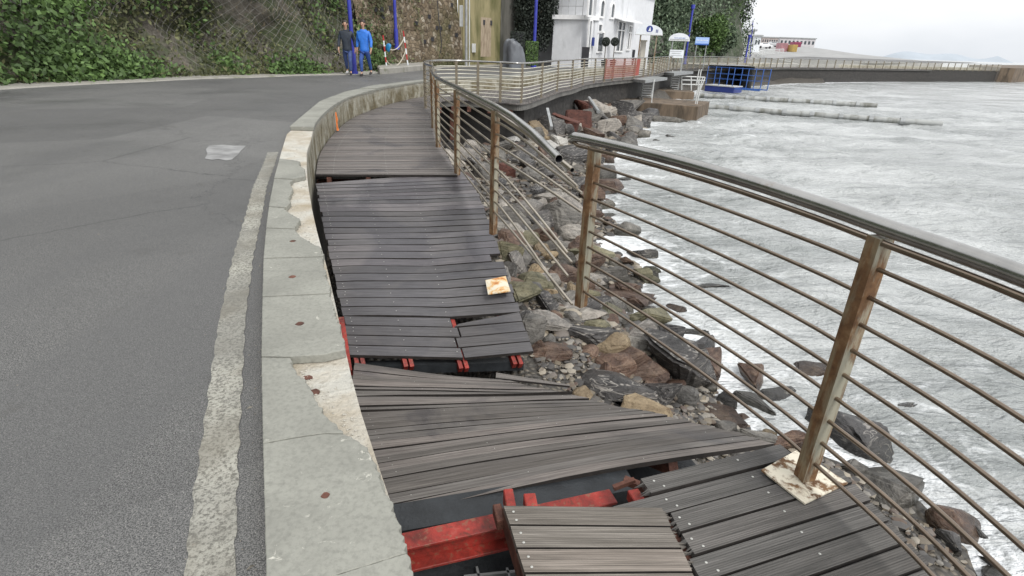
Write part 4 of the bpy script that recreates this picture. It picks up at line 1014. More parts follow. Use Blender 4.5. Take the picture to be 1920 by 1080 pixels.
# (px, py, width px, height px, kind, angular, yaw, label)
HL = [
 (1148, 651, 60, 50, 'tan', 0, .4, 'rounded tan sandstone boulder leaning on a dark brown boulder'),
 (1155, 686, 66, 44, 'brown', 0, .1, 'rounded rust-brown wet boulder directly below the tan sandstone boulder'),
 (1262, 690, 112, 105, 'dark', 1, -.5, 'largest dark flat-faced boulder below the bars of the near railing'),
 (1208, 632, 62, 52, 'light', 1, .4, 'pale grey tilted block with a flat top beside the largest dark boulder'),
 (1150, 728, 135, 50, 'dark', 0, -.62, 'long rounded dark boulder with white veins lying beside the twisted panel'),
 (1240, 740, 66, 62, 'dark', 1, .2, 'square dark block standing just right of the long veined boulder'),
 (1342, 772, 88, 62, 'brown', 1, -.3, 'brown and whitish streaked boulder against the edge of the twisted panel'),
 (985, 555, 58, 52, 'olive', 1, .6, 'olive faceted boulder right of the small rusty foot plate'),
 (992, 516, 42, 40, 'tan', 1, .2, 'upright tan block just behind the olive faceted boulder'),
 (1020, 572, 44, 44, 'dark', 1, .9, 'dark grey leaning slab right of the olive boulder'),
 (1040, 606, 84, 30, 'light', 1, .1, 'flat pale slab lying in front of the olive boulder'),
 (1098, 628, 104, 28, 'dark', 1, -.2, 'long low dark slab between the pale slab and the tan boulder'),
 (1092, 590, 72, 34, 'light', 1, .1, 'jagged pale conglomerate rock at the foot of the near rusty post'),
 (1143, 600, 40, 34, 'brown', 1, .5, 'brown-cornered block right of the jagged pale rock'),
 (1182, 566, 84, 54, 'brown', 1, -.3, 'jagged maroon rock right of the near rusty post'),
 (1268, 583, 40, 34, 'brown', 0, .2, 'brown rounded boulder standing alone in the foam'),
 (1160, 519, 42, 28, 'brown', 1, .1, 'flat brown block at the water edge right of the near post'),
 (1206, 482, 54, 36, 'dark', 1, .3, 'dark wet rock in the shallows behind the railing bars'),
 (1400, 712, 68, 58, 'brown', 1, .4, 'large brown rock in the foam under the lowest bars'),
 (1474, 765, 84, 74, 'dark', 1, .2, 'dark boulder rising from white foam, farthest right of the photographed rocks'),
 (1408, 758, 72, 44, 'grey', 1, -.6, 'grey mottled slab between the brown rock and the dark boulder in the foam'),
 (1342, 716, 56, 44, 'grey', 1, .3, 'grey block between the largest dark boulder and the foam'),
 (1055, 415, 66, 56, 'grey', 1, .5, 'large grey rock seen left of the near post behind the bent bars'),
 (1040, 378, 62, 26, 'light', 1, -.4, 'flat pale rock just behind the large grey rock'),
 (1442, 810, 24, 18, 'tan', 0, 0, 'small tan stone alone on the foam by the tip of the twisted panel'),
 (1010, 436, 40, 60, 'light', 1, -.5, 'pale tilted slab crossing under the bent bars'),
 (955, 478, 44, 46, 'olive', 1, .3, 'olive-grey rock beside the edge of the sagging panel'),
 (1080, 465, 36, 30, 'brown', 1, .8, 'brown rock under the ends of the bent bars'),
 (940, 432, 40, 34, 'grey', 0, .8, 'grey rounded rock at the base of the nearest bent railing post'),
 (1275, 660, 30, 30, 'dark', 1, .1, 'small dark rock touching the foam left of the railing bars'),
 (1290, 620, 58, 22, 'dark', 1, .1, 'low dark rock awash in the foam'),
 (1330, 540, 60, 20, 'dark', 1, 0, 'flat dark rock awash, farther out than the others'),
 (1395, 585, 30, 16, 'dark', 1, 0, 'tiny dark rock awash right of the flat awash rock'),
 (1395, 665, 34, 18, 'dark', 1, 0, 'dark rock tip just breaking the foam'),
 (1308, 655, 66, 46, 'dark', 1, .3, 'dark wedge-shaped boulder between the largest dark boulder and the open foam'),
 (1520, 700, 70, 46, 'brown', 1, .4, 'low brown wet boulder in the foam left of the second near post'),
 (1590, 830, 120, 84, 'dark', 1, -.3, 'big dark boulder seen through the bars right of the second near post'),
 (1665, 905, 110, 80, 'grey', 1, .5, 'big grey boulder farther right of the second near post'),
 (1690, 780, 80, 46, 'dark', 1, .1, 'low dark boulder awash beyond the second near post'),
 (1255, 231, 54, 20, 'grey', 1, 0, 'grey pyramid rock alone at the water edge near the brown jetty'),
 (1215, 223, 36, 26, 'dark', 0, .2, 'dark rounded rock left of the grey pyramid rock'),
 (1165, 218, 50, 34, 'dark', 1, -.4, 'big dark rock below the ladder-side sea wall'),
 (1140, 214, 52, 26, 'light', 1, -.3, 'pale flat-topped slab on the far rock pile'),
 (1112, 212, 46, 30, 'light', 1, -.6, 'pale leaning slab at the left of the far rock pile'),
 (1138, 243, 44, 28, 'light', 1, .3, 'ribbed pale boulder at the front of the far rock pile'),
 (1188, 236, 42, 30, 'grey', 1, .1, 'grey rounded block on the shore side of the far rock pile'),
 (1203, 204, 40, 30, 'grey', 1, .7, 'grey block nearest the jetty on the far rock pile'),
 (1180, 200, 32, 34, 'grey', 1, .7, 'upright grey rock with a pale side against the sea wall'),
 (1072, 236, 60, 42, 'rust', 1, -.2, 'rust-red slab of wreckage under the far boardwalk'),
 (1096, 214, 40, 26, 'rust', 1, .1, 'dark red wreckage block behind the rust-red slab'),
 (1028, 222, 30, 50, 'brown', 1, .5, 'brown upright block in the shade under the boardwalk'),
 (1008, 250, 40, 34, 'tan', 1, .2, 'ochre-topped block at the mouth of the dark hollow'),
 (1046, 268, 26, 34, 'white', 1, .1, 'broken white concrete block with a black side'),
 (1033, 275, 22, 22, 'white', 1, .5, 'small white concrete lump left of the broken concrete block'),
 (944, 258, 36, 24, 'rust', 1, .3, 'maroon wreckage lump in the dark hollow behind the railing'),
 (962, 270, 26, 20, 'white', 0, .5, 'whitish stone just right of the maroon wreckage lump'),
 (946, 322, 34, 22, 'rust', 1, -.5, 'pinkish red slab on the rubble behind the bent bars'),
 (1255, 260, 22, 12, 'dark', 1, .5, 'cluster-like dark rock alone in the far shallows'),
 (1229, 266, 14, 9, 'dark', 0, .5, 'very small dark rock left of the dark far-shallows rock'),
 (1167, 341, 26, 12, 'dark', 1, .5, 'small pointed dark rock in the water behind the near handrail'),
]
for i, (px, py, wpx, hpx, kind, ang, yaw, lab) in enumerate(HL):
    wet = 'foam' in lab or 'awash' in lab or 'shallows' in lab
    p = onbeach(px, py, .06)
    dep = (p-CAMP).dot(f0); s = dep/FPX; W_, H_ = wpx*s*1.32, hpx*s*1.32
    # seen from above at an angle: split the picture height between depth and height
    el = math.atan2(EYE-p.z, math.hypot(p.x, p.y)); ln = H_/(math.sin(el)+.75*math.cos(el)*.8); 
    hgt = max(min(ln*.85, W_*.9), W_*.25); dpt = max(ln, W_*.45)
    o = rock((p.x, p.y, p.z+(.0 if not wet else -.03)), (W_, dpt, hgt), kind, lab, rot=(random.uniform(-.15, .15), random.uniform(-.15, .15), yaw), angular=ang, level=4 if wpx > 40 else 3, seed=100+i)
    HERO.append((p.x, p.y, max(W_, dpt)*.42))
HERO_N = len(HERO)
def free(x, y, r):
    for hx, hy, hr in HERO:
        if (x-hx)**2+(y-hy)**2 < ((hr+r)*.60)**2: return False
    return True
def on_panel(x, y): # keep clear of the collapsed panels
    if 3.95 < y < 7.6 and x < interp(y, [3.9, 4.6, 5.3, 6.2, 7.7], [.42, .30, .10, -.20, -.75]): return True
    if y <= 4.45 and x < interp(y, [1.6, 2.4, 3.0, 3.7, 4.4], [1.75, 1.65, 1.35, .95, .5]): return True
    return False
import re as _re
SHORT = [_re.split(r' (?:leaning|directly|below|beside|lying|standing|against|right|just|in|between|at|with|behind|farthest|rising|alone|crossing|touching|awash|on|under|left|seen|near|farther|nearest|across)', ' '+l_[7])[0].strip() for l_ in HL]
HPOS = list(HERO[:HERO_N]); SEEN = {}
def where(x, y, what):
    ds_ = sorted(range(HERO_N), key=lambda i: (HPOS[i][0]-x)**2+(HPOS[i][1]-y)**2)
    for rank in range(6):
        i = ds_[rank]; dx, dy = x-HPOS[i][0], y-HPOS[i][1]; ln_ = math.hypot(dx, dy)
        near_ = 'just ' if ln_ < .55+.02*y else 'well '
        h_ = 'right' if dx > .35*ln_ else ('left' if dx < -.35*ln_ else ''); v_ = 'behind' if dy > .38*ln_ else ('in front' if dy < -.38*ln_ else '')
        rel = {('', 'behind'): 'behind', ('', 'in front'): 'in front of', ('right', ''): 'right of', ('left', ''): 'left of', ('right', 'behind'): 'behind and right of', ('left', 'behind'): 'behind and left of', ('right', 'in front'): 'in front and right of', ('left', 'in front'): 'in front and left of'}.get((h_, v_), 'beside')
        lab = f'{what} {near_}{rel} the {SHORT[i]}'
        if len(lab.split()) > 16: lab = f'{what} {rel} the {SHORT[i]}'
        if len(lab.split()) <= 16 and lab not in SEEN: SEEN[lab] = 1; return lab
    return lab
desc = {'grey': 'grey', 'light': 'pale grey', 'dark': 'dark wet', 'brown': 'reddish brown', 'tan': 'tan', 'olive': 'olive-grey', 'rust': 'rust-red'}
zones = [ # y range, count, size range, zone text, kinds, u-range across the beach (0 deck edge, 1 shore)
 (2.2, 5.4, 38, (.17, .42), 'beside the twisted front panel', ['grey', 'dark', 'brown', 'tan', 'brown', 'grey'], (.05, 1.15)),
 (5.0, 9.5, 84, (.22, .56), 'on the rubble bank behind the bent bars', ['grey', 'brown', 'dark', 'brown', 'grey', 'olive', 'tan', 'light'], (.02, 1.12)),
 (9.5, 17, 72, (.26, .75), 'on the rubble bank seaward of the dark hollow', ['grey', 'dark', 'dark', 'brown', 'grey', 'light'], (-.15, 1.15)),
 (17, 31, 48, (.5, 1.25), 'on the far rock pile below the boardwalk', ['grey', 'dark', 'dark', 'grey', 'light', 'brown'], (.02, 1.08)),
]
for y0, y1, n, (s0_, s1_), txt, kinds, (ua, ub) in zones:
    placed_n = 0; tries = 0
    while placed_n < n and tries < 6000:
        tries += 1; y = random.uniform(y0, y1); u = random.uniform(ua, ub); x = float(edge(y)+(shore(y)-edge(y))*u)
        s = s0_+(s1_-s0_)*random.random()**1.3*(1 if tries < 3000 else .5)
        if not free(x, y, s*.42) or on_panel(x-s*.3, y): continue
        k = random.choice(kinds)
        if u > .9 and k in ('light', 'tan'): k = 'dark'
        round_ = random.random() < .42
        zz = max(bz(x, y), WZ-.05)+s*.12
        size = 'small' if s < s0_+(s1_-s0_)*.35 else 'mid-sized'
        shape = 'rounded' if round_ else 'angular'
        rock((x, y, zz), (s*random.uniform(.9, 1.3), s*random.uniform(.75, 1.1), s*random.uniform(.6, .95)), k, where(x, y, f'{size} {desc[k]} {shape} rock'), f'{size} {desc[k]} {shape} rocks {txt}', angular=0 if round_ else 1, level=3 if y < 20 else 2)
        HERO.append((x, y, s*.42)); placed_n += 1
# small stones and pebbles: far too many to count
def pebbles(name, n, region, smin, smax, kind_label, lev=1, cat='pebbles'):
    v0, f0_ = ico(lev); V = []; F = []; b = 0; c = 0
    bases = [rockverts(lev, (1, 1, 1), .2 if i % 2 else 1, 900+i, 5)[0] for i in range(10)]
    while c < n:
        y = random.uniform(region[0], region[1]); u = random.uniform(region[2], region[3])**1.0; x = float(edge(y)+(shore(y)-edge(y))*u)
        s = smin+(smax-smin)*random.random()**2.2
        if on_panel(x, y) and region[4]: 
            c += .3; continue
        a = random.uniform(0, 6.28); ca, sa = math.cos(a), math.sin(a)
        vv = bases[random.randrange(10)]*np.array([s*random.uniform(.9, 1.5), s, s*random.uniform(.5, .8)])
        vv = np.stack([vv[:, 0]*ca-vv[:, 1]*sa+x, vv[:, 0]*sa+vv[:, 1]*ca+y, vv[:, 2]+0], 1)
        V.append(vv); F.append(f0_+b); b += len(v0); c += 1
    V = np.concatenate(V); F = np.concatenate(F)
    k = len(v0); cx = V.reshape(-1, k, 3).mean(1); zc = beachz(cx[:, 0], cx[:, 1]); zc = np.maximum(zc, WZ-.06)
    V = V.reshape(-1, k, 3); V[:, :, 2] += (zc+.006)[:, None]+np.random.default_rng(3).uniform(0, .02, len(zc))[:, None]
    o = npmesh(name, V.reshape(-1, 3), F, M_peb, smooth=True, angle=40)
    return tag(o, kind_label, cat, kind='stuff')
pebbles('pebbles', 4300, (2.9, 6.4, -.25, 1.0, True), .025, .095, 'mixed tan and grey pebbles filling the gap between the collapsed panels')
pebbles('rubble_stones', 4200, (5.5, 18, -.4, 1.06, True), .05, .20, 'small broken stones between the boulders behind the railing', cat='rubble')
pebbles('far_rubble', 1400, (17, 32, 0, 1.03, False), .12, .42, 'small broken stones of the far rock pile', cat='rubble')
# debris under the hollow
m = MB(); m.beam(PY(1026, 205, 19.3), PY(1034, 240, 18.3), .09, .12); tag(m.build('broken_beam', M_grey), 'broken pale beam standing in the shaded hollow', 'beam')
m = MB(); m.tube([PY(1104, 184, 27), PY(1122, 210, 25.5)], .09, 7); tag(m.build('broken_pole', M_grey), 'pale broken pole leaning against the sea wall over the rock pile', 'pole')
m = MB(); q = [PY(1068, 205, 19.5)]; p = onbeach(1062, 232, .3); 
m.box((p.x, p.y, p.z+.0), (.9, .5, .42), rz=-.3, tilt=Matrix.Rotation(.25, 3, 'Y')); m.box((p.x-.2, p.y-.05, p.z+.25), (.75, .42, .05), rz=-.25, tilt=Matrix.Rotation(.3, 3, 'Y')); tag(m.build('rusted_tank', ROCK['rust'], bevel=.03), 'box-shaped rusted steel wreck on the rocks under the boardwalk', 'wreckage')

# ================================================================== FOLIAGE helper
def leaves(name, centers, normals, mat, size, parent=None, jit=.5, up=0.3, aspect=.55):
    """many small pointed leaf faces; centers (n,3)"""
    n = len(centers); rg = np.random.default_rng(11+n)
    a = rg.normal(size=(n, 3)); a += np.asarray(normals)*1.2; a /= np.linalg.norm(a, axis=1)[:, None]
    t = rg.normal(size=(n, 3)); t[:, 2] += up; t -= (t*a).sum(1)[:, None]*a; t /= np.linalg.norm(t, axis=1)[:, None]
    bt = np.cross(a, t); s = (size*rg.uniform(.55, 1.3, n))[:, None]
    c = np.asarray(centers)
    v = np.stack([c-t*s, c+bt*s*aspect+a*s*.15, c+t*s, c-bt*s*aspect+a*s*.15], 1).reshape(-1, 3)
    f = np.arange(4*n).reshape(-1, 4)
    return npmesh(name, v, f, mat, parent)
# ================================================================== CLIFFS
def cliff(name, foot, hfun, lean, disp, mat, dz=.35, du=.35, seed=0, nscale=.35, z0=.2, kind='structure'):
    """foot: list of (x,y); rises leaning back away from the road"""
    pl = catmull([(x, y, 0) for x, y in foot], 12); d = polyline_len(pl); n = max(3, int(d[-1]/du))
    S = np.linspace(0, d[-1], n); X0 = np.interp(S, d, [p.x for p in pl]); Y0 = np.interp(S, d, [p.y for p in pl])
    tx, ty = np.gradient(X0), np.gradient(Y0); l = np.hypot(tx, ty); nx, ny = -ty/l, tx/l    # away from the road (left of direction of travel)
    H = hfun(S/d[-1]); m_ = max(3, int(H.max()/dz)); T = np.linspace(0, 1, m_)
    SS, TT = np.meshgrid(S, T); HH = TT*H[None, :]
    off = lean(TT, HH)+disp*(fbm(SS*nscale+seed, HH*nscale*.8, SS*0+seed, 5))*np.clip(HH/1.2, .15, 1)
    Xg = X0[None, :]+nx[None, :]*off; Yg = Y0[None, :]+ny[None, :]*off; Zg = z0+HH+.25*disp*fbm(SS*nscale*2, HH*nscale*2, SS*0+seed+4, 3)*np.clip(HH, 0, 1)
    V = np.stack([Xg, Yg, Zg], -1).reshape(-1, 3)
    o = npmesh(name, V, gridfaces(*Xg.shape), mat, smooth=True)
    N = np.stack([-nx[None, :]*np.ones_like(HH), -ny[None, :]*np.ones_like(HH), .35*np.ones_like(HH)], -1)
    if kind: tag(o, kind=kind)
    return o, Xg, Yg, Zg, N, SS, HH
leftfoot = [(-13.6, -8), (-13.7, 0), (-13.4, 8), (-12.5, 13), (-11.5, 16.3), (-9.95, 19.3), (-8.4, 21.8), (-7.3, 23.3), (-6.6, 26), (-6.5, 27.5)]
o1, CX, CY, CZ, CN, CS, CH = cliff('cliff', leftfoot, lambda u: 11+1.5*np.sin(u*9), lambda t, h: .35*h+.25*np.sin(h*1.1), .95, M_cliff, .16, .16, 3, .33)
def scatter(Xg, Yg, Zg, N, n, mask, jitter=.15, out_=.08):
    ny_, nx_ = Xg.shape; pr = mask.ravel().clip(0); pr = pr/pr.sum(); idx = RNG.choice(len(pr), n, p=pr)
    c = np.stack([Xg.ravel()[idx], Yg.ravel()[idx], Zg.ravel()[idx]], 1); nn = N.reshape(-1, 3)[idx]
    c = c+RNG.normal(size=c.shape)*jitter+nn*out_*RNG.uniform(0, 2.2, n)[:, None]
    return c, nn
g = fbm(CS*.30+3, CH*.38+CS*.1, CS*0+2, 4)
low = np.clip(1.3-CH*.16, .15, 1.3)
# lush clumps where the clump noise is high, with bulging depth
m1 = np.clip(g-.02, 0, 1)**.9*low*(1+1.2*np.clip(.9-CH, 0, 1))
c, nn = scatter(CX, CY, CZ, CN, 48000, m1, .18, .22)
tag(leaves('cliff_ground_cover', c, nn, M_leaf, .08, up=.6), 'leafy green ground cover spreading over the netted cliff', 'ground cover', kind='stuff')
m2 = np.clip(.22-np.abs(g+.02), 0, 1)
c, nn = scatter(CX, CY, CZ, CN, 26000, m2, .14, .10)
tag(leaves('cliff_olive_scrub', c, nn, M_leafo, .075, up=.6), 'olive scrub between the green patches of the cliff', 'scrub', kind='stuff')
m3 = np.clip(.12-g, 0, 1)
c, nn = scatter(CX, CY, CZ, CN, 12000, m3, .10, .06)
tag(leaves('cliff_dry_grass', c, nn, M_dry, .09, up=1.5, aspect=.12), 'dry grass tufts on the bare parts of the cliff', 'grass', kind='stuff')
# weeds along the cliff foot
m = MB()
c = []; 
for k in range(7000):
    y = random.uniform(5, 36); x = xfoot(y)+random.uniform(-.9, .10)*(1 if y < 27 else .4); c.append((x, y, ROADZ+random.uniform(.02, .38)*random.random()))
tag(leaves('foot_weeds', np.array(c), np.zeros((len(c), 3))+np.array([0, 0, .5]), M_leafo, .06, up=1.2, aspect=.35), 'low weeds and grass along the foot of cliff and wall', 'weeds', kind='stuff')
# rockfall netting draped on the cliff
ny_, nx_ = CX.shape; V = []; F = []
def strand(path_idx):
    global V, F
    pts = [np.array([CX[j, i_], CY[j, i_], CZ[j, i_]])+CN[j, i_]*.16 for j, i_ in path_idx]
    for a, b in zip(pts[:-1], pts[1:]):
        d = b-a; l = np.linalg.norm(d)
        if l < 1e-6: continue
        d /= l; w_ = .006; x = np.cross(d, CN[0, 0]); x /= np.linalg.norm(x)+1e-9; y_ = np.cross(d, x); k = len(V)
        V += [a-x*w_, a+x*w_, a+y_*w_*1.4, b-x*w_, b+x*w_, b+y_*w_*1.4]; F += [(k, k+1, k+4, k+3), (k+1, k+2, k+5, k+4), (k+2, k, k+3, k+5)]
i0 = int(nx_*.40)
for i_ in range(i0, nx_-4, 2):
    for sgn in (1, -1):
        pi = []
        for j in range(2, ny_-2):
            ii = i_+sgn*((j % 4)-0 if (j//4) % 2 == 0 else 4-(j % 4))//1
            if 0 <= ii < nx_: pi.append((j, ii))
        seg_ = []
        for j, ii in pi:
            ok = fbm(np.array([CS[j, ii]*.22]), np.array([CH[j, ii]*.25]), np.array([8.]), 2)[0] > -.18
            if ok: seg_.append((j, ii))
            else:
                if len(seg_) > 3: strand(seg_)
                seg_ = []
        if len(seg_) > 3: strand(seg_)
tag(npmesh('rockfall_netting', np.array(V), np.array(F), M_wire), 'grey wire rockfall netting draped over the green cliff', 'netting')

# stone retaining wall with weep holes
SWL = [(-7.0, 26.5), (-6.35, 28.2), (-5.4, 31.6), (-4.3, 34.4), (-3.45, 36.3)]
swt = thing('stone_retaining_wall', 'tall brown rubble stone retaining wall with dark weep holes beside the road', 'wall')
o2, WX, WY, WZg, WN, WS, WH = cliff('masonry', SWL, lambda u: 10+u*0, lambda t, h: .10*h, .10, M_stone, .14, .14, 5, 1.2, kind=None); o2.parent = swt
jy, jx = WX.shape
for k in range(46):
    j = random.randrange(6, jy-8); i_ = random.randrange(3, jx-3)
    m = MB(); m.box((WX[j, i_]+.02, WY[j, i_]-.03, WZg[j, i_]), (.16, .16, .20)); m.build('weep_hole', M_black, swt)
c, nn = scatter(WX, WY, WZg, WN, 5000, np.clip(fbm(WS*.5, WH*.22, WS*0+9, 3)-.12, 0, 1)*np.clip(1.5-(WS/WS.max())*1.6, .03, 1), .08, .06)
tag(leaves('wall_creeper', c, nn, M_leafo, .07, up=.4), 'creeper hanging over the left end of the stone wall', 'creeper', kind='stuff')
m = MB(); a = PY(818, 85, 31.6)
for k, (px, yy) in enumerate([(822, 33.2)]):
    pts = [PY(820, 0, 33.1), PY(823, 40, 33.0), PY(828, 80, 33.0), PY(826, 100, 33.0)]; m.tube(pts, .025, 5)
tag(m.build('cable', M_black), 'thin black cable hanging down the stone wall', 'cable')
# ochre rendered wall with a wooden door, sooty wall beside it
A0, A1, A2, A3 = (-3.45, 36.3), (-1.6, 39.3), (-.3, 40.6), (1.2, 42.0)
def walling(name, A, B, h, mat, lab, th=.4, z0=.2, parent=None):
    m = MB(); d = Vector((B[0]-A[0], B[1]-A[1])).normalized(); nx, ny = -d.y*th, d.x*th
    m.prism([A, B, (B[0]+nx, B[1]+ny), (A[0]+nx, A[1]+ny)], z0, z0+h)
    o = m.build(name, mat, parent)
    return tag(o, lab, 'wall') if lab else o
ow = thing('ochre_wall', 'mossy ochre rendered wall with a sun-bleached wooden door', 'wall')
walling('render', A0, (-1.35, 39.55), 9, M_ochre, None, parent=ow)
walling('sooty_wall', (-1.33, 39.55), A3, 9, M_greywall, 'sooty grey wall between the ochre wall and the dark tree')
d0, d1 = PV(900, 95, A0, A1), PV(922, 95, A0, A1); dt = PV(910, 33, A0, A1)
dn = Vector((A1[1]-A0[1], -(A1[0]-A0[0]), 0)).normalized()
dr = thing('door_holder', None, None) if False else None
ddx = (d1-d0).normalized(); z0_, z1_ = d0.z-.35, dt.z
m = MB(); 
for k in range(4):
    a = d0.lerp(d1, k/4)+ddx*.01; b = d0.lerp(d1, (k+1)/4)-ddx*.01; n_ = dn*.06
    m.add([(a.x+n_.x, a.y+n_.y, z0_), (b.x+n_.x, b.y+n_.y, z0_), (b.x+n_.x, b.y+n_.y, z1_), (a.x+n_.x, a.y+n_.y, z1_), (a.x, a.y, z0_), (b.x, b.y, z0_), (b.x, b.y, z1_), (a.x, a.y, z1_)], [(0, 1, 2, 3), (4, 5, 1, 0), (3, 2, 6, 7), (0, 3, 7, 4), (1, 5, 6, 2)])
door = m.build('door', M_doorwood, ow)
for t in (.2, .8):
    m = MB(); p = d0.lerp(d1, t)+dn*.08; m.box((p.x, p.y, z1_-.28), (.18, .05, .28)); m.build('door_light', M_black, door)
m = MB(); p = PV(886, 90, A0, A1)+dn*.1; m.box((p.x, p.y, p.z), (.24, .2, .5)); tag(m.build('meter_box', M_lightgrey, bevel=.01), 'small white meter box low on the ochre wall', 'box')
m = MB(); p = PV(868, 50, A0, A1)+dn*.15; m.box((PY(865, 30, 35).x, 35, PY(865, 30, 35).z), (.2, .12, 1.1)); tag(m.build('cable_box', M_lightgrey, bevel=.01), 'pale tall box fixed beside the grey utility pole', 'box')
for px, yy, r, mt, lab in [(872, 34.5, .085, M_grey, 'grey utility pole at the right end of the stone wall'), (878, 34.9, .035, M_lightgrey, 'thin pale conduit pole right of the grey utility pole')]:
    m = MB(); pb = PY(px+2, 100, yy); m.tube([(pb.x, yy, ROADZ), (pb.x, yy, 8)], r, 8); tag(m.build('utility_pole', mt, smooth=True, angle=60), lab, 'pole')

# ================================================================== BLUE LAMP POSTS
def lamp(px0, py0, y, zb, lab, h=6.0, r=.075, head=True):
    p = PY(px0, py0, y); t = thing('street_lamp', lab, 'lamp post', (p.x, p.y, zb), group='blue lamp posts along the road')
    m = MB(); m.tube([(0, 0, 0), (0, 0, h)], r, 10); m.build('pole', M_blue, t, smooth=True, angle=60)
    m = MB(); m.tube([(0, 0, 0), (0, 0, .12)], r*1.9, 10); m.tube([(0, 0, .12), (0, 0, .9)], r*1.35, 10); m.build('base', M_blue, t, smooth=True, angle=50)
    if not head:
        m = MB(); m.tube([(0, 0, h), (0, 0, h+.35)], r*1.9, 10); m.build('lamp_head', M_blue, t); return t
    m = MB(); m.tube([(0, 0, h), (.25, -.15, h+.35), (.8, -.5, h+.45)], r*.6, 8); m.build('arm', M_blue, t, smooth=True)
    m = MB(); m.box((1.0, -.62, h+.42), (.55, .25, .12), rz=-.55); m.build('lamp_head', M_lightgrey, t, bevel=.02)
    return t
lamp(664, 128, 22.9, ROADZ, 'blue lamp post behind the walker in the navy jacket')
lamp(744, 95, 29.2, 1.25, 'blue lamp post in front of the stone wall by the roped posts')
lamp(1002, 82, 37.0, ROADZ, 'blue lamp post in front of the dark tree', r=.10)
lamp(1286, 104, 60.0, ROADZ, 'blue lamp post leaning up past the second domed sign', h=5.0, r=.10, head=False)
lamp(1398, 108, 76.0, ROADZ, 'farthest blue lamp post at the tip of the cliff', h=3.0, r=.10, head=False)

# ledge with red and white posts and rope
m = MB(); pts = [P(712, 136, .45), P(740, 134, .45), P(800, 128, .45), P(812, 124, .45), P(790, 117, .6), P(740, 118, .6), P(705, 122, .6)]
pl = [(p.x, p.y) for p in pts]; m.prism(pl, .2, .62); tag(m.build('stone_ledge', M_pave, bevel=.04), 'low mossy concrete ledge at the foot of the stone wall', 'ledge')
rp = []
for px0, py0, px1, py1, y, lab in [(718, 66, 725, 127, 26.2, 'red and white striped post left, with a blue bag'), (756, 58, 765, 123, 27.4, 'red and white striped post right, nearer the lamp')]:
    b = PY(px1, py1, y); tp = PY(px0, py0, y); t = thing('striped_post', lab, 'post', b, group='red and white roped posts'); rp.append((b, tp))
    for k in range(6):
        m = MB(); a_ = (tp-b)*(k/6); c_ = (tp-b)*((k+1)/6); m.tube([a_, c_], .032, 8); m.build('band', M_redp if k % 2 else M_signwhite, t, smooth=True, angle=60)
    m = MB(); m.tube([(0, 0, -.12), (0, 0, .03)], .14, 12); m.build('foot', M_grey, t)
for f1, f2, sag, lab in [(.72, .80, .35, 'upper pale rope slung between the two striped posts'), (.25, .45, .45, 'lower pale rope slung between the two striped posts')]:
    a = rp[0][0].lerp(rp[0][1], f1); b = rp[1][0].lerp(rp[1][1], f2); m = MB()
    m.tube([a.lerp(b, t)+Vector((0, 0, -sag*4*t*(1-t))) for t in [k/10 for k in range(11)]], .022, 6); tag(m.build('rope', M_rope, smooth=True), lab, 'rope')
b = rp[0][0].lerp(rp[0][1], .62); v, f = rockverts(2, (.24, .12, .30), 1, 5, 4); o = npmesh('bag', v, f, simple('sky_blue_bag', (.02, .20, .45), .5, .2, 5), smooth=True); o.location = b+Vector((.22, -.1, 0)); tag(o, 'blue bag hanging from the left striped post', 'bag')

# ================================================================== DARK TREE, HEDGES, TARP
def crown(n, c, rad, rg, lumps=9, flat=.8):
    L_ = []
    for k in range(lumps):
        d = rg.normal(size=3); d /= np.linalg.norm(d); rr = rg.uniform(.35, .62); L_.append((np.array(c)+d*np.array(rad)*.62, np.array(rad)*rr))
    out_ = []
    while len(out_) < n:
        q, r = L_[rg.integers(len(L_))]; d = rg.normal(size=3); d /= np.linalg.norm(d); out_.append(q+d*r*rg.uniform(.55, 1.08))
    return np.array(out_)
def tree(name, lab, base, h, crown_c, rad, mat, n, size, group=None, lumps=10, trunk_r=.2, seed=1):
    rg = np.random.default_rng(seed); t = thing(name, lab, 'tree', base, group=group)
    m = MB(); cc = Vector(crown_c); m.tube([(0, 0, -.3), (cc.x*.3, cc.y*.3, cc.z*.45), tuple(cc*.8)], .1, 8, radii=[trunk_r, trunk_r*.7, trunk_r*.35])
    for k in range(7):
        a = rg.uniform(0, 6.28); e = Vector((math.cos(a)*rad[0]*.75, math.sin(a)*rad[1]*.75, rg.uniform(-.2, .6)*rad[2])); s_ = Vector((cc.x*.5, cc.y*.5, cc.z*rg.uniform(.4, .75)))
        m.tube([s_, s_.lerp(cc+e, .5)+Vector((0, 0, .15)), cc+e], .05, 6, radii=[trunk_r*.4, trunk_r*.25, trunk_r*.08])
    m.build('trunk', M_trunk, t, smooth=True)
    c = crown(n, crown_c, rad, rg, lumps); leaves('crown', c, c*0, mat, size, t, up=.1); return t
tb = PY(1003, 106, 39.0)
tree('dark_tree', 'dense dark tree between the sooty wall and the white house', (tb.x, 40.2, .3), 6, (.0, 0, 3.6), (1.35, 1.2, 3.6), M_leafd, 26000, .085, lumps=26, seed=4)
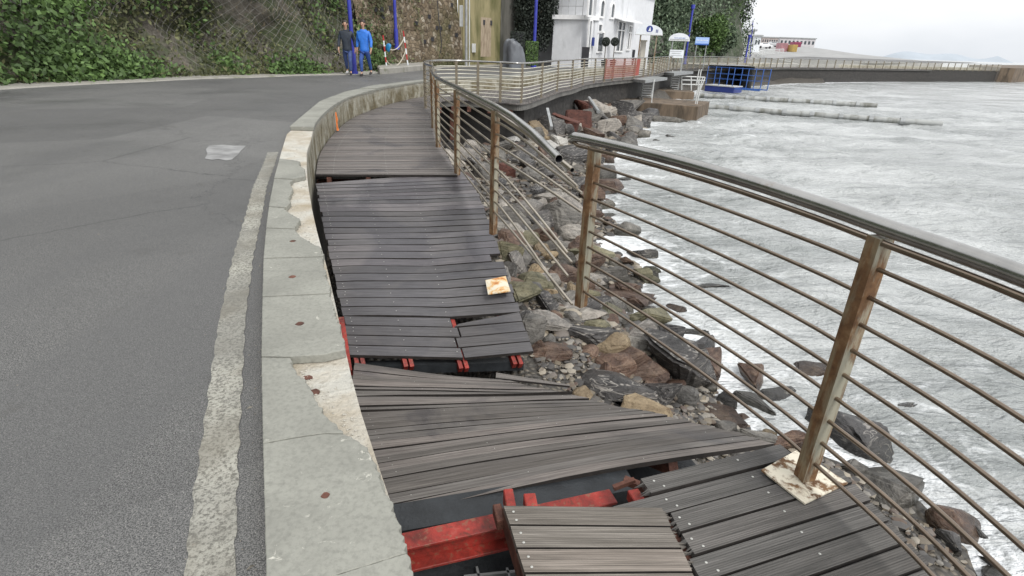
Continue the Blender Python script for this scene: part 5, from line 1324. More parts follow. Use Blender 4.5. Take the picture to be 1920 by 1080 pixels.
def hedge(px0, px1, py0, py1, y, lab, mat, n):
    a = PY(px0, py1, y); b = PY(px1, py0, y); w_, h_ = b.x-a.x, b.z-a.z
    t = thing('hedge_screen', lab, 'hedge screen', ((a.x+b.x)/2, y+.3, a.z))
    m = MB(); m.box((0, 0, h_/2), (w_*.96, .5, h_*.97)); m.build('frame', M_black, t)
    rg = np.random.default_rng(int(px0)); c = np.stack([rg.uniform(-w_/2, w_/2, n), rg.choice([-.27, .27], n)+rg.normal(size=n)*.02, rg.uniform(0, h_, n)], 1)
    k = n//4; c[:k, 0] = rg.choice([-w_/2, w_/2], k); c[:k, 1] = rg.uniform(-.27, .27, k); c[k:2*k, 2] = h_; c[k:2*k, 1] = rg.uniform(-.27, .27, k)
    leaves('foliage', c, c*0+np.array([0, -1, 0]), mat, .05, t); return t
hedge(957, 984, 60, 96, 37.2, 'taller dark hedge screen behind the grey tarpaulin', M_leafd, 2600)
hedge(985, 1009, 79, 122, 34.4, 'green hedge screen right of the grey tarpaulin', M_leaf, 3200)
# tarpaulin thrown over a stored moped-like heap
ca = PY(943, 118, 34.0); cb = PY(986, 72, 34.0); W_ = cb.x-ca.x; H_ = cb.z-ROADZ
n_ = 56; U, Vv = np.meshgrid(np.linspace(0, 2*math.pi, n_), np.linspace(0, 1, 34))
cx0 = (ca.x+cb.x)/2; ph = Vv*math.pi/2          # dome, crown at Vv=1, hem at 0
rr0 = np.cos(ph)**.30; hh0 = np.sin(ph)**.55
Xt = W_*.5*rr0*np.cos(U); Yt = .5*rr0*np.sin(U)
top_ = H_*(.90-.34*(Xt/W_*2)*.5-.12*np.abs(Xt/W_*2)**2)
fold = (.08*np.sin(U*6+2*fbm(np.cos(U), np.sin(U), U*0, 2))+.06*fbm(np.cos(U)*2.2, np.sin(U)*2.2, Vv*3, 4))*(1-.5*hh0)
Xt = Xt*(1+fold*1.1)+.05*fbm(np.cos(U)*1.5, np.sin(U)*1.5, Vv*2+5, 3); Yt = Yt*(1+fold*1.3)
Zt = .02+top_*hh0*(1+.05*fbm(np.cos(U)*2, np.sin(U)*2, Vv*2+9, 3)); Xt = Xt+.10*(1-hh0)*.6
Zt = np.where(hh0 > .93, Zt+.05*fbm(Xt*6, Yt*6, U*0, 2), Zt)
o = npmesh('tarpaulin', np.stack([cx0+Xt, 34.0+Yt, ROADZ+Zt], -1).reshape(-1, 3), gridfaces(34, n_), M_tarp, smooth=True, angle=35)
tag(o, 'grey crumpled tarpaulin thrown over a heap beside the road', 'tarpaulin')

# ================================================================== WHITE HOUSE
BA, BB, BC = (4.75, 39.4), (10.9, 51.0), (2.55, 40.9)
H = thing('white_house', 'white seaside house with arched windows and a low terrace wing', 'house')
fd = Vector((BB[0]-BA[0], BB[1]-BA[1], 0)).normalized(); fn = Vector((fd.y, -fd.x, 0))
m = MB(); bk = fn*-6; m.prism([BA, BB, (BB[0]+bk.x, BB[1]+bk.y), (BA[0]+bk.x, BA[1]+bk.y+1.5)], .1, 9.2); m.build('main_wall', M_white, H)
wz = PY(1060, 36, 39.2).z; wl, wr = PY(1036, 80, 39.7).x, PY(1088, 80, 38.9).x
m = MB(); m.prism([(wl, 39.7), (wr, 38.9), (5.0, 39.6), (5.5, 42.5), (4.9, 47), (wl+.3, 46)], .1, wz); m.build('terrace_wing', M_white, H)
m = MB(); m.prism([(wl-.12, 39.55), (wr+.1, 38.7), (5.02, 39.5), (5.45, 42.5), (4.9, 47), (wl+.2, 46)], wz, wz+.25); m.build('terrace_cornice', M_whitetrim, H)
rl = MB(); ra, rb = Vector((wl, 39.65, wz+.25)), Vector((wr, 38.85, wz+.25))
for hh in (.5, 1.0): rl.beam(ra+Vector((0, 0, hh)), rb+Vector((0, 0, hh)), .03, .03)
for k in range(5): p = ra.lerp(rb, k/4); rl.beam(p, p+Vector((0, 0, 1.0)), .035, .035, up=(1, 0, 0))
rl.build('terrace_railing', M_grey, H)
m = MB(); m.prism([(3.6, 43.6), (5.6, 42.8), (5.8, 46), (3.8, 47)], wz, 9); m.build('upper_wall', M_white, H)
m = MB(); m.beam(Vector((BA[0], BA[1], 5.6))+fn*.1, Vector((BB[0], BB[1], 5.6))+fn*.1, .2, .3); m.build('cornice', M_whitetrim, H)
def facade(px0, py0, px1, py1, name, kind):
    a, b = PV(px0, py1, BA, BB), PV(px1, py0, BA, BB); z0, z1 = a.z, b.z; a = Vector((a.x, a.y, 0)); b = Vector((b.x, b.y, 0)); Wd = (b-a).length
    def q(u, z, o): p = a+fd*u; return Vector((p.x, p.y, z))+fn*o
    fr = MB()
    if kind == 'arch':
        r = Wd/2; n = 12; arc = [(Wd/2-r*math.cos(math.pi*k/n), z1-r+r*math.sin(math.pi*k/n)) for k in range(n+1)]
        outl = [(0, z0)]+arc+[(Wd, z0)]; big = [(-.13, z0-.12)]+[(Wd/2-(r+.13)*math.cos(math.pi*k/n), z1-r+(r+.13)*math.sin(math.pi*k/n)) for k in range(n+1)]+[(Wd+.13, z0-.12)]
    else:
        outl = [(0, z0), (0, z1), (Wd, z1), (Wd, z0)]; big = [(-.1, z0-.1), (-.1, z1+.1), (Wd+.1, z1+.1), (Wd+.1, z0-.1)]
    n = len(outl); vs = [q(u, z, .03) for u, z in outl]+[q(u, z, .10) for u, z in outl]+[q(u, z, .10) for u, z in big]+[q(u, z, .0) for u, z in big]
    fs = [(i, (i+1) % n, n+(i+1) % n, n+i) for i in range(n)]+[(n+i, n+(i+1) % n, 2*n+(i+1) % n, 2*n+i) for i in range(n)]+[(2*n+i, 2*n+(i+1) % n, 3*n+(i+1) % n, 3*n+i) for i in range(n)]
    fr.add(vs, fs)
    if kind == 'big':
        for t in (.5,): p = q(Wd*t, z0, .09); fr.beam(p, p+Vector((0, 0, z1-z0)), .09, .09, up=(1, 0, 0))
        fr.beam(q(0, z0+(z1-z0)*.72, .08), q(Wd, z0+(z1-z0)*.72, .08), .06, .07)
    w_ = fr.build(name, M_whitetrim, H)
    g_ = MB(); g_.add([q(u, z, .035) for u, z in outl], [tuple(range(n))]); g_.build('pane', M_glass, w_)
    return w_
facade(1123.5, 2, 1132, 30, 'window', 'arch'); facade(1143.5, 8, 1151, 32, 'window', 'arch'); facade(1101, -18, 1111, 28, 'window', 'arch')
facade(1120, 47, 1127, 59, 'window', 'r'); facade(1118, 62, 1131, 96, 'door', 'r'); facade(1153, 43, 1171, 95, 'window', 'big'); facade(1174, 50, 1184, 92, 'window', 'big'); facade(1100, 40, 1108, 98, 'window', 'r')
p = PV(1110, 78, BA, BB)+fn*.08; m = MB(); m.box((p.x, p.y, p.z), (.3, .08, .5), rz=math.atan2(fd.y, fd.x)); m.build('wall_plaque', M_signblue, H)
m = MB(); a, b = PV(1150, 38, BA, BB), PV(1188, 44, BA, BB); z = a.z+.15
m.add([Vector((a.x, a.y, z)), Vector((b.x, b.y, z)), Vector((b.x, b.y, z-.18))+fn*.7, Vector((a.x, a.y, z-.18))+fn*.7, Vector((a.x, a.y, z+.08)), Vector((b.x, b.y, z+.08)), Vector((b.x, b.y, z-.1))+fn*.7, Vector((a.x, a.y, z-.1))+fn*.7], [(0, 1, 2, 3), (7, 6, 5, 4), (0, 3, 7, 4), (1, 5, 6, 2), (3, 2, 6, 7)]); m.build('canopy', M_whitetrim, H)
for px, lab in [(1123, 'left ball-shaped bay tree by the white house door'), (1140, 'right ball-shaped bay tree between the white house windows')]:
    p = PV(px, 78, BA, BB)+fn*.5; t = thing('potted_tree', lab, 'potted plant', (p.x, p.y, ROADZ), group='ball-shaped bay trees by the white house')
    m = MB(); m.tube([(0, 0, 0), (0, 0, .5)], .2, 10, radii=[.17, .23]); m.build('pot', M_dark, t); m = MB(); m.tube([(0, 0, .45), (0, 0, p.z-ROADZ)], .03, 6); m.build('stem', M_trunk, t)
    d = np.random.default_rng(px).normal(size=(900, 3)); d /= np.linalg.norm(d, axis=1)[:, None]; leaves('crown', d*.26+np.array([0, 0, p.z-ROADZ]), d, M_leafd, .05, t)
for px, py0, py1, yy, lab, mt in [(1098.5, 88, 106, 36.5, 'dark menu board standing left of the white house door', M_black), (1184, 93, 106, 47.2, 'dark menu board standing at the right end of the white house', M_black)]:
    a = PY(px, py0, yy); s = (a-CAMP).dot(f0)/FPX; t = thing('menu_board', lab, 'menu board', (a.x, yy, ROADZ)); h_ = a.z-ROADZ; w_ = 13*s
    for sg in (-1, 1):
        m = MB(); m.box((0, sg*.14, h_/2), (w_, .03, h_), tilt=Matrix.Rotation(-sg*.13, 3, 'X')); m.build('panel', mt, t)
    m = MB()
    for k in range(5): m.box((random.uniform(-.04, .04), -.157-.012+.13*(h_*(.82-.12*k)-h_/2)*1.0, h_*(.82-.12*k)), (w_*random.uniform(.45, .7), .006, .025))
    m.build('chalk_lines', M_signwhite, t)

# ================================================================== SIGNS OVER THE LANDING GATES
def domed(px, pyt, pyb, wpx, y, lab, emblem):
    c = PY(px, pyb, y); s = (c-CAMP).dot(f0)/FPX; Wd = wpx*s; z0 = c.z; z1 = PY(px, pyt, y).z; t = thing('domed_sign', lab, 'sign', (c.x, y, 0), -.12, 'domed signs over the landing gates')
    n = 20; arc = [(Wd/2*math.cos(math.pi*k/n), (z1-z0-.12)*math.sin(math.pi*k/n)+z0+.12) for k in range(n+1)]
    outl = [(Wd/2, z0)]+arc+[(-Wd/2, z0)]; k_ = len(outl)
    m = MB(); m.add([(x, -.09, z) for x, z in outl]+[(x, .09, z) for x, z in outl], [tuple(range(k_)), tuple(range(2*k_-1, k_-1, -1))]+[(i, k_+i, k_+(i+1) % k_, (i+1) % k_) for i in range(k_)]); m.build('panel', M_signwhite, t)
    m = MB(); m.box((0, -.0, z0+.03), (Wd*1.03, .24, .07)); m.build('lower_trim', M_lightgrey, t, bevel=.01)
    for sx in (-.30, .30):
        m = MB(); m.tube([(Wd*sx, 0, -.1), (Wd*sx, 0, z0)], .05, 8); m.build('leg', M_post if emblem else M_grey, t)
    if emblem:
        m = MB(); cz = z0+(z1-z0)*.56; r = (z1-z0)*.34; m.add([(r*math.cos(2*math.pi*k/24)+.0, -.095, cz+r*math.sin(2*math.pi*k/24)) for k in range(24)], [tuple(range(24))]); m.build('emblem_disc', M_signblue, t)
        m = MB(); m.add([(-r*.42, -.10, cz-r*.62), (r*.5, -.10, cz-r*.62), (.03, -.10, cz+r*.72)], [(0, 1, 2)]); m.add([(-r*1.05, -.101, cz-r*.66), (r*1.05, -.101, cz-r*.66), (r*1.05, -.101, cz-r*1.1), (-r*1.05, -.101, cz-r*1.1)], [(0, 1, 2, 3)]); m.build('emblem_sail', M_signwhite, t)
        m = MB(); m.box((-.04, -.097, z0+.22), (.26, .012, .06)); m.box((Wd*.26, -.097, z0+.26), (.045, .012, .2)); m.box((Wd*.31, -.097, z0+.26), (.045, .012, .2)); m.build('marks', M_signblue, t)
    else:
        m = MB()
        for k in range(9): m.box((-.42+.11*k, -.097, z0+.24), (.06, .012, .07 if k % 3 else .04))
        m.build('marks', M_blue2, t)
        m = MB(); m.box((0, -.1, z0+.12), (Wd*.9, .012, .05)); m.build('stripe', M_grey, t)
    return t
domed(1216.5, 46, 66, 49, 40.8, 'larger white domed sign with a blue sailing emblem, nearest the white house', True)
domed(1273, 62, 77, 38, 53.0, 'smaller white domed sign above the pale banner', False)
c = PY(1315.5, 83, 59); s = (c-CAMP).dot(f0)/FPX; t = thing('rectangular_sign', 'pale blue rectangular sign on two thin legs right of the domed signs', 'sign', (c.x, 59, 0), -.1)
h_ = 11*s; m = MB(); m.box((0, 0, c.z+h_/2+.05), (25*s, .12, h_)); m.build('panel', M_signlight, t); m = MB(); m.box((0, -.01, c.z), (25*s, .16, .12)); m.build('lower_band', M_blue2, t)
m = MB()
for k in range(8): m.box((-.5+.14*k, -.067, c.z+h_*.62), (.09, .012, .09))
m.build('marks', M_signwhite, t)
for sx in (-.36, .36): m = MB(); m.tube([(25*s*sx, 0, -.1), (25*s*sx, 0, c.z)], .045, 8); m.build('leg', M_grey, t)
a = PY(1268.5, 101, 52.2); s = (a-CAMP).dot(f0)/FPX; t = thing('banner_board', 'white banner board with faint blue lines below the smaller domed sign', 'board', (a.x, 52.2, a.z), -.1)
m = MB(); m.box((0, 0, 0), (26*s, .05, 14*s)); m.build('panel', M_signwhite, t)
m = MB()
for k in range(3): m.box((random.uniform(-.08, .08), -.03, .2-.17*k), (.95-.2*(k == 1), .012, .035))
m.build('lines', M_grey, t)
for sx in (-.45, .45): m = MB(); m.tube([(26*s*sx, .05, -a.z), (26*s*sx, .05, 7*s)], .04, 6); m.build('leg', M_grey, t)
for px, pb, y, lab in [(1207, 106, 41.5, 'cream gate pillar left of the larger domed sign'), (1206+3, 106, 43, None)][:1]:
    a = PY(px, 78, y); m = MB(); m.box((a.x, y, (a.z+ROADZ)/2), (.32, .3, a.z-ROADZ)); m.box((a.x, y, a.z+.05), (.42, .4, .1)); tag(m.build('gate_pillar', M_conc, bevel=.01), lab, 'pillar')

# ================================================================== LANDINGS, LADDERS, JETTY, PONTOONS, GANGWAY
m = MB(); a, b = P(1190, 149, -.02), P(1227, 144, -.02); m.prism([(a.x-.1, a.y+.3), (a.x+.45, a.y-.9), (b.x+.7, b.y-.7), (b.x+.1, b.y+.4)], -.16, .0); tag(m.build('landing_ledge', M_grey), 'grey steel landing ledge left, above the longer ladder', 'ledge')
m = MB(); a, b = P(1250, 136, -.02), P(1280, 133, -.02); m.prism([(a.x-.1, a.y+.3), (a.x+.3, a.y-1.2), (b.x+.7, b.y-.9), (b.x, b.y+.5)], -.2, .0); tag(m.build('landing_ledge', M_grey), 'grey steel landing ledge right, above the shorter ladder', 'ledge')
def ladder(px0, px1, pyt, pyb, y, rungs, lab):
    a, b = PY(px0, pyt, y), PY(px1, pyt, y); c = PY(px0, pyb, y); t = thing('ladder', lab, 'ladder', (a.x, y, c.z)); w_ = b.x-a.x; h_ = a.z-c.z
    for x in (0, w_): m = MB(); m.tube([(x, 0, 0), (x, 0, h_+.4)], .04, 6); m.build('rail', M_lightgrey, t)
    for k in range(rungs): m = MB(); m.box((w_/2, -.06, h_*(k+.5)/rungs), (w_, .2, .05)); m.build('rung', M_lightgrey, t)
ladder(1205, 1224, 158, 190, 37.8, 7, 'longer pale ladder from the boardwalk to the brown jetty')
ladder(1260, 1275, 141, 170, 50.5, 7, 'shorter pale ladder hanging farther along the sea wall')
def frame(pts_px, y, lab, mt=M_lightgrey, r=.035, name='guard_frame'):
    m = MB()
    for (x0, y0, x1, y1) in pts_px: m.tube([PY(x0, y0, y), PY(x1, y1, y)], r, 6)
    return tag(m.build(name, mt), lab, 'steel frame')
frame([(1277, 143, 1322, 145), (1279, 150, 1322, 151), (1279, 158, 1318, 159), (1278, 143, 1278, 172), (1296, 144, 1296, 172), (1318, 144, 1308, 175), (1308, 145, 1310, 178), (1322, 145, 1313, 168)], 50.2, 'pale guard frame right of the shorter ladder', r=.05)
frame([(1227, 148, 1221, 196), (1221, 193, 1306, 199), (1306, 199, 1316, 150), (1315, 130, 1303, 199), (1311, 130, 1305, 160)], 33.2, 'thin pale gate frame rising from the brown jetty', r=.03)
jb = [P(1222, 216, -1.8), P(1306, 223, -1.8)]; j0, j1 = jb; jd = (j1-j0).normalized(); jn = Vector((-jd.y, jd.x, 0))
m = MB(); m.prism([(j0.x-2.6, j0.y+.9), (j0.x, j0.y), (j1.x, j1.y), (j1.x+jn.x*4.0, j1.y+jn.y*4.0), (j0.x+jn.x*4.2-1.5, j0.y+jn.y*4.2)], -2.6, -1.14); tag(m.build('jetty', M_brownconc, bevel=.03), 'brown tide-stained concrete jetty block below the longer ladder', 'jetty')
a = P(1262, 176, -1.5); m = MB(); m.box((a.x, a.y+1, -1.75), (3.6, 2.0, .9), rz=-.2); tag(m.build('jetty', M_brownconc, bevel=.03), 'smaller brown concrete landing behind the shorter ladder', 'jetty')
def boom(a, b, r, lab, step=1.6):
    t = thing('pontoon_boom', lab, 'pontoon', a); d = b-a; m = MB(); m.tube([(0, 0, 0), d], r, 10); m.build('pipe', M_boom, t, smooth=True, angle=60)
    L_ = d.length; n = int(L_/step); u = d.normalized()
    for k in range(n): p = u*(k*step+.5); m = MB(); m.tube([p-u*.12, p+u*.12], r*1.25, 10); m.build('collar', M_grey, t)
a, b = P(1310, 199, WZ+.14), P(1500, 213, WZ+.14); boom(a, a+(b-a)*2.2, .17, 'thick pale pontoon boom reaching seaward from the brown jetty')
a, b = P(1312, 179, WZ+.14), P(1500, 190, WZ+.14); boom(a, a+(b-a)*1.7, .19, 'thinner jointed pontoon boom farther out')
# blue gangway raft
ga, gb = P(1322, 165, WZ+.3), P(1432, 174, WZ+.3); gd = (gb-ga).normalized(); gn = Vector((-gd.y, gd.x, 0)); t = thing('gangway_raft', 'blue railed floating gangway moored under the far boardwalk', 'gangway', ga); gl = (gb-ga).length*.93
def G(u, v, z): return gd*u+gn*v+Vector((0, 0, z))
m = MB(); m.beam(G(0, .8, 0), G(gl*.55, .8, 0), 1.7, .5); m.build('float', M_signblue, t); m = MB(); m.beam(G(0, .8, .3), G(gl*.55, .8, .3), 1.8, .08); m.build('platform', M_lightgrey, t)
for v in (0, 1.6):
    m = MB()
    for z in (.9, 1.35, 1.9): m.beam(G(0, v, z), G(gl, v, z), .028, .028)
    m.beam(G(gl*.55, v, .15), G(gl, v, .15), .1, .1); m.build('side_rail', M_blue2, t)
    for k in range(5):
        m = MB(); u = gl*k/4; m.beam(G(u, v, .15), G(u, v, 1.95), .06 if k < 4 else .1, .05, up=(1, 0, 0)); m.build('upright', M_blue2, t)


# ================================================================== RIGHT CLIFF AND TREES BEHIND
rf = [(3.5, 49.5), (8, 55.5), (12.6, 61), (18, 69), (24, 75.5), (28.5, 82), (30.5, 86.5), (30.5, 92), (28, 102), (20, 112)]
o3, RX, RY, RZ_, RN, RS_, RH_ = cliff('cliff', rf, lambda u: 24+u*0, lambda t, h: .06*h+0*t, 1.7, M_cliffg, .55, .55, 13, .13)
g = fbm(RS_*.12+1, RH_*.13, RS_*0+6, 4)+(.55-RS_/RS_.max()*.85)
c, nn = scatter(RX, RY, RZ_, RN, 42000, np.clip(g+.1, 0, 1), .55, .45)
tag(leaves('cliff_scrub', c, nn, M_leafg, .17, up=.3), 'grey green scrub covering the headland cliff behind the signs', 'scrub', kind='stuff')
c, nn = scatter(RX, RY, RZ_, RN, 20000, np.clip(.3-np.abs(g), 0, 1), .5, .4)
tag(leaves('cliff_dark_scrub', c, nn, M_leaf, .16, up=.3), 'darker green scrub on the headland cliff', 'scrub', kind='stuff')
def ct(px, y, crown_h, rad, lab, mat, n, size, seed):
    p = PY(px, 100, y); return tree('headland_tree', lab, (p.x, y, .3), 8, (0, 0, crown_h), rad, mat, n, size, 'trees against the headland cliff', 14, .25, seed)
ct(1222, 62, 6.0, (2.8, 2.5, 4.5), 'dark green tree just right of the white house', M_leafg, 9000, .17, 21)
ct(1250, 66, 6.5, (3.0, 2.5, 4.2), 'pale-flecked green tree between the two domed signs', M_leafg, 9000, .17, 22)
ct(1318, 74, 3.6, (2.4, 2.2, 2.4), 'broad green tree behind the rectangular sign', M_leaf, 9000, .18, 23)
ct(1350, 80, 2.8, (1.8, 2.0, 2.0), 'bushy tree at the foot of the pale cliff face', M_leafg, 6000, .18, 24)
p = PY(1398, 25, 92); tree('overhanging_tree', 'sparse tree hanging out from the tip of the headland against the sky', (p.x-3.4, 92, p.z-.2), 5, (2.5, 0, 1.4), (2.2, 2.0, 3.0), M_leafd, 1500, .17, lumps=9, trunk_r=.25, seed=31)

# ================================================================== HARBOUR FAR RIGHT
def hb(px0, px1, py0, py1, y, dep, name, mat, lab, cat, roofmat=None, win=0):
    a, b = PY(px0, py1, y), PY(px1, py0, y); t = thing(name, lab, cat, ((a.x+b.x)/2, y+dep/2, a.z)); w_, h_ = b.x-a.x, b.z-a.z
    m = MB(); m.box((0, 0, h_/2-1.2), (w_, dep, h_+2.4)); m.build('wall', mat, t)
    m = MB(); m.box((0, 0, h_+.1), (w_+.6, dep+.6, .35)); m.build('roof', roofmat or M_grey, t)
    for k in range(win):
        m = MB(); m.box((-w_/2+(k+.5)*w_/win, -dep/2-.02, h_*.55), (w_/win*.5, .1, h_*.35)); m.build('window', M_glass, t)
    return t
hb(1392, 1416, 58, 92, 118, 8, 'harbour_building', M_lightgrey, 'pale blue-white shed beyond the tip of the headland', 'building', None, 3)
hb(1412, 1428, 68, 92, 135, 8, 'harbour_building', M_signwhite, 'narrow white building right of the pale blue shed', 'building', None, 2)
hb(1427, 1460, 71, 84, 235, 14, 'harbour_building', simple('hazy_brown_wall', (.42, .37, .35), .8, .2, 1), 'long low brownish building beyond the parked cars', 'building', None, 7)
hb(1460, 1530, 73, 88, 250, 14, 'harbour_building', simple('hazy_grey_wall', (.50, .48, .49), .8, .2, 1), 'long pale warehouse at the right end of the harbour', 'building', None, 9)
for px0, px1, py0, py1, y, mt, lab in [(1457, 1474, 81, 97, 150, simple('faded_pink_panel', (.42, .22, .24), .6, .2, 1), 'faded pink container on the quay'), (1480, 1492, 84, 97, 148, M_yel, 'yellow container on the quay'), (1484, 1499, 79, 88, 160, simple('maroon_panel', (.30, .06, .12), .6, .2, 1), 'maroon container behind the yellow one'), (1474, 1481, 84, 96, 152, M_redp, 'narrow red container between the pink and yellow ones')]:
    a, b = PY(px0, py1, y), PY(px1, py0, y); m = MB(); w_, h_ = b.x-a.x, b.z-a.z; cx_ = (a.x+b.x)/2
    m.box((cx_, y, a.z+h_/2), (w_, 2.6, h_))
    for k in range(8): m.box((cx_-w_/2+(k+.5)*w_/8, y-1.33, a.z+h_/2), (w_/18, .08, h_*.9))
    tag(m.build('container', mt), lab, 'container')
# quay land: closed ground beyond the end of the cliff
QZ = lambda y: ROADZ+max(0, y-85)*.0285
m = MB(); rows = [(62, 14, 24.5), (72, 22, 34.2-8), (80, 28, 37-4.6), (88, 31, 44.5), (98, 33, 57.8), (108, 30, 76), (118, 30, 79), (150, 30, 84), (200, 30, 100), (300, 30, 128)]
for (y0, xa, xb), (y1, xc, xd) in zip(rows[:-1], rows[1:]):
    m.add([(xa, y0, QZ(y0)-.02), (xb, y0, QZ(y0)-.02), (xd, y1, QZ(y1)-.02), (xc, y1, QZ(y1)-.02), (xb, y0, -3), (xd, y1, -3)], [(0, 1, 2, 3), (1, 4, 5, 2)])
tag(m.build('quay', simple('grey_quay_concrete', (.30, .30, .295), .85, .2, .3)), kind='structure')
m = MB(); m.prism([(90, 112), (92, 111), (140, 150), (210, 230), (200, 240), (120, 160)], -3, .6); tag(m.build('breakwater', M_brownconc), 'low brown breakwater running out from the quay', 'breakwater')
def car(px, py, y, lab, mt, rz_=.15):
    p = PY(px, py, y); t = thing('parked_car', lab, 'car', p, rz_, 'white cars parked on the quay')
    prof_ = [(-2.1, .35), (-2.15, .75), (-1.5, .92), (-.8, 1.42), (.7, 1.45), (1.5, .98), (2.1, .85), (2.15, .35)]
    m = MB(); n = len(prof_); vs = [(x, -.85 if z < 1.1 else -.68, z) for x, z in prof_]+[(x, .85 if z < 1.1 else .68, z) for x, z in prof_]
    m.add(vs, [tuple(range(n)), tuple(range(2*n-1, n-1, -1))]+[(i, n+i, n+(i+1) % n, (i+1) % n) for i in range(n)]); m.build('body', mt, t, bevel=.05)
    for s_ in (-1, 1):
        m = MB(); m.add([(-1.2, s_*.83, .98), (-.75, s_*.72, 1.35), (.65, s_*.72, 1.38), (1.2, s_*.83, 1.0)], [(0, 1, 2, 3)]); m.build('side_window', M_glass, t)
    for x in (-1.35, 1.35):
        for s_ in (-1, 1): m = MB(); m.tube([(x, s_*.72, .32), (x, s_*.9, .32)], .32, 14); w_ = m.build('wheel', M_tyre, t)
    for s_ in (-.55, .55): m = MB(); m.box((2.12, s_, .68), (.08, .35, .14)); m.build('headlight', M_signwhite, t)
car(1431, 91, 165, 'nearer white car parked on the quay', M_car); car(1448, 88, 180, 'silver-white car parked right of the nearer white car', M_carg); 
# second promenade railing on the quay
for (pts_, lab) in [([(1500, 122), (1470, 113), (1440, 108), (1422, 101), (1424, 96), (1440, 93), (1470, 92)], 'pale railing of the far promenade curving round the quay')]:
    t = thing('railing', lab, 'railing')
    W3 = []
    for (x, y_), D_ in zip(pts_, [84, 92, 100, 108, 116, 124, 134]): p = PY(x, y_, D_); W3.append(p)
    W3 = catmull(W3, 6)
    for k in range(4): m = MB(); m.tube([p+Vector((0, 0, -.02-.27*k)) for p in W3], .05 if k else .08, 4); m.build('bar', M_lightgrey, t)
    for p in W3[::2]: m = MB(); m.beam(p+Vector((0, 0, -1.15)), p, .09, .09, up=(1, 0, 0)); m.build('post', M_lightgrey, t)
m = MB(); p0 = PY(1409, 92, 100); m.tube([p0+Vector((0, 0, -1.5)), PY(1412, 38, 100)], .07, 6); tag(m.build('flag_mast', M_blue), 'thin blue mast leaning beside the headland tip', 'mast')
# hills on the horizon
hx = np.linspace(-200, 1900, 90); V = []; 
for yy, hh in ((2300, 0), (2400, 1)):
    for x in hx: V.append((x, yy, -5 if hh == 0 else 38+26*math.sin(x*.004)+10*math.sin(x*.013)+6*math.sin(x*.03)-max(0, x-1100)*.05))
Vn = np.array(V); nH = len(hx); F = [(i, i+1, nH+i+1, nH+i) for i in range(nH-1)]
tag(npmesh('hills', Vn, np.array(F), simple('hazy_hill', (.36, .40, .44), .95, .08, .01), smooth=True), kind='structure')

# ================================================================== PEOPLE
def skin(name, nodes, edges, mat, parent, sub=2):
    """nodes: {key: (pos, radius or (rx,ry))}; continuous surface grown along the skeleton, then baked"""
    keys = list(nodes); me = bpy.data.meshes.new(name); me.from_pydata([nodes[k][0] for k in keys], [(keys.index(a), keys.index(b)) for a, b in edges], [])
    o = bpy.data.objects.new(name, me); COL.objects.link(o)
    o.modifiers.new('s', 'SKIN'); sm = o.modifiers.new('u', 'SUBSURF'); sm.levels = sub; sm.render_levels = sub
    for i, k in enumerate(keys):
        r = nodes[k][1]; me.skin_vertices[0].data[i].radius = r if isinstance(r, tuple) else (r, r); me.skin_vertices[0].data[i].use_root = (i == 0)
    dg = bpy.context.evaluated_depsgraph_get(); dg.update(); m2 = bpy.data.meshes.new_from_object(o.evaluated_get(dg)); o.modifiers.clear(); o.data = m2
    m2.materials.clear(); m2.materials.append(mat); m2.polygons.foreach_set('use_smooth', [True]*len(m2.polygons)); o.parent = parent; return o
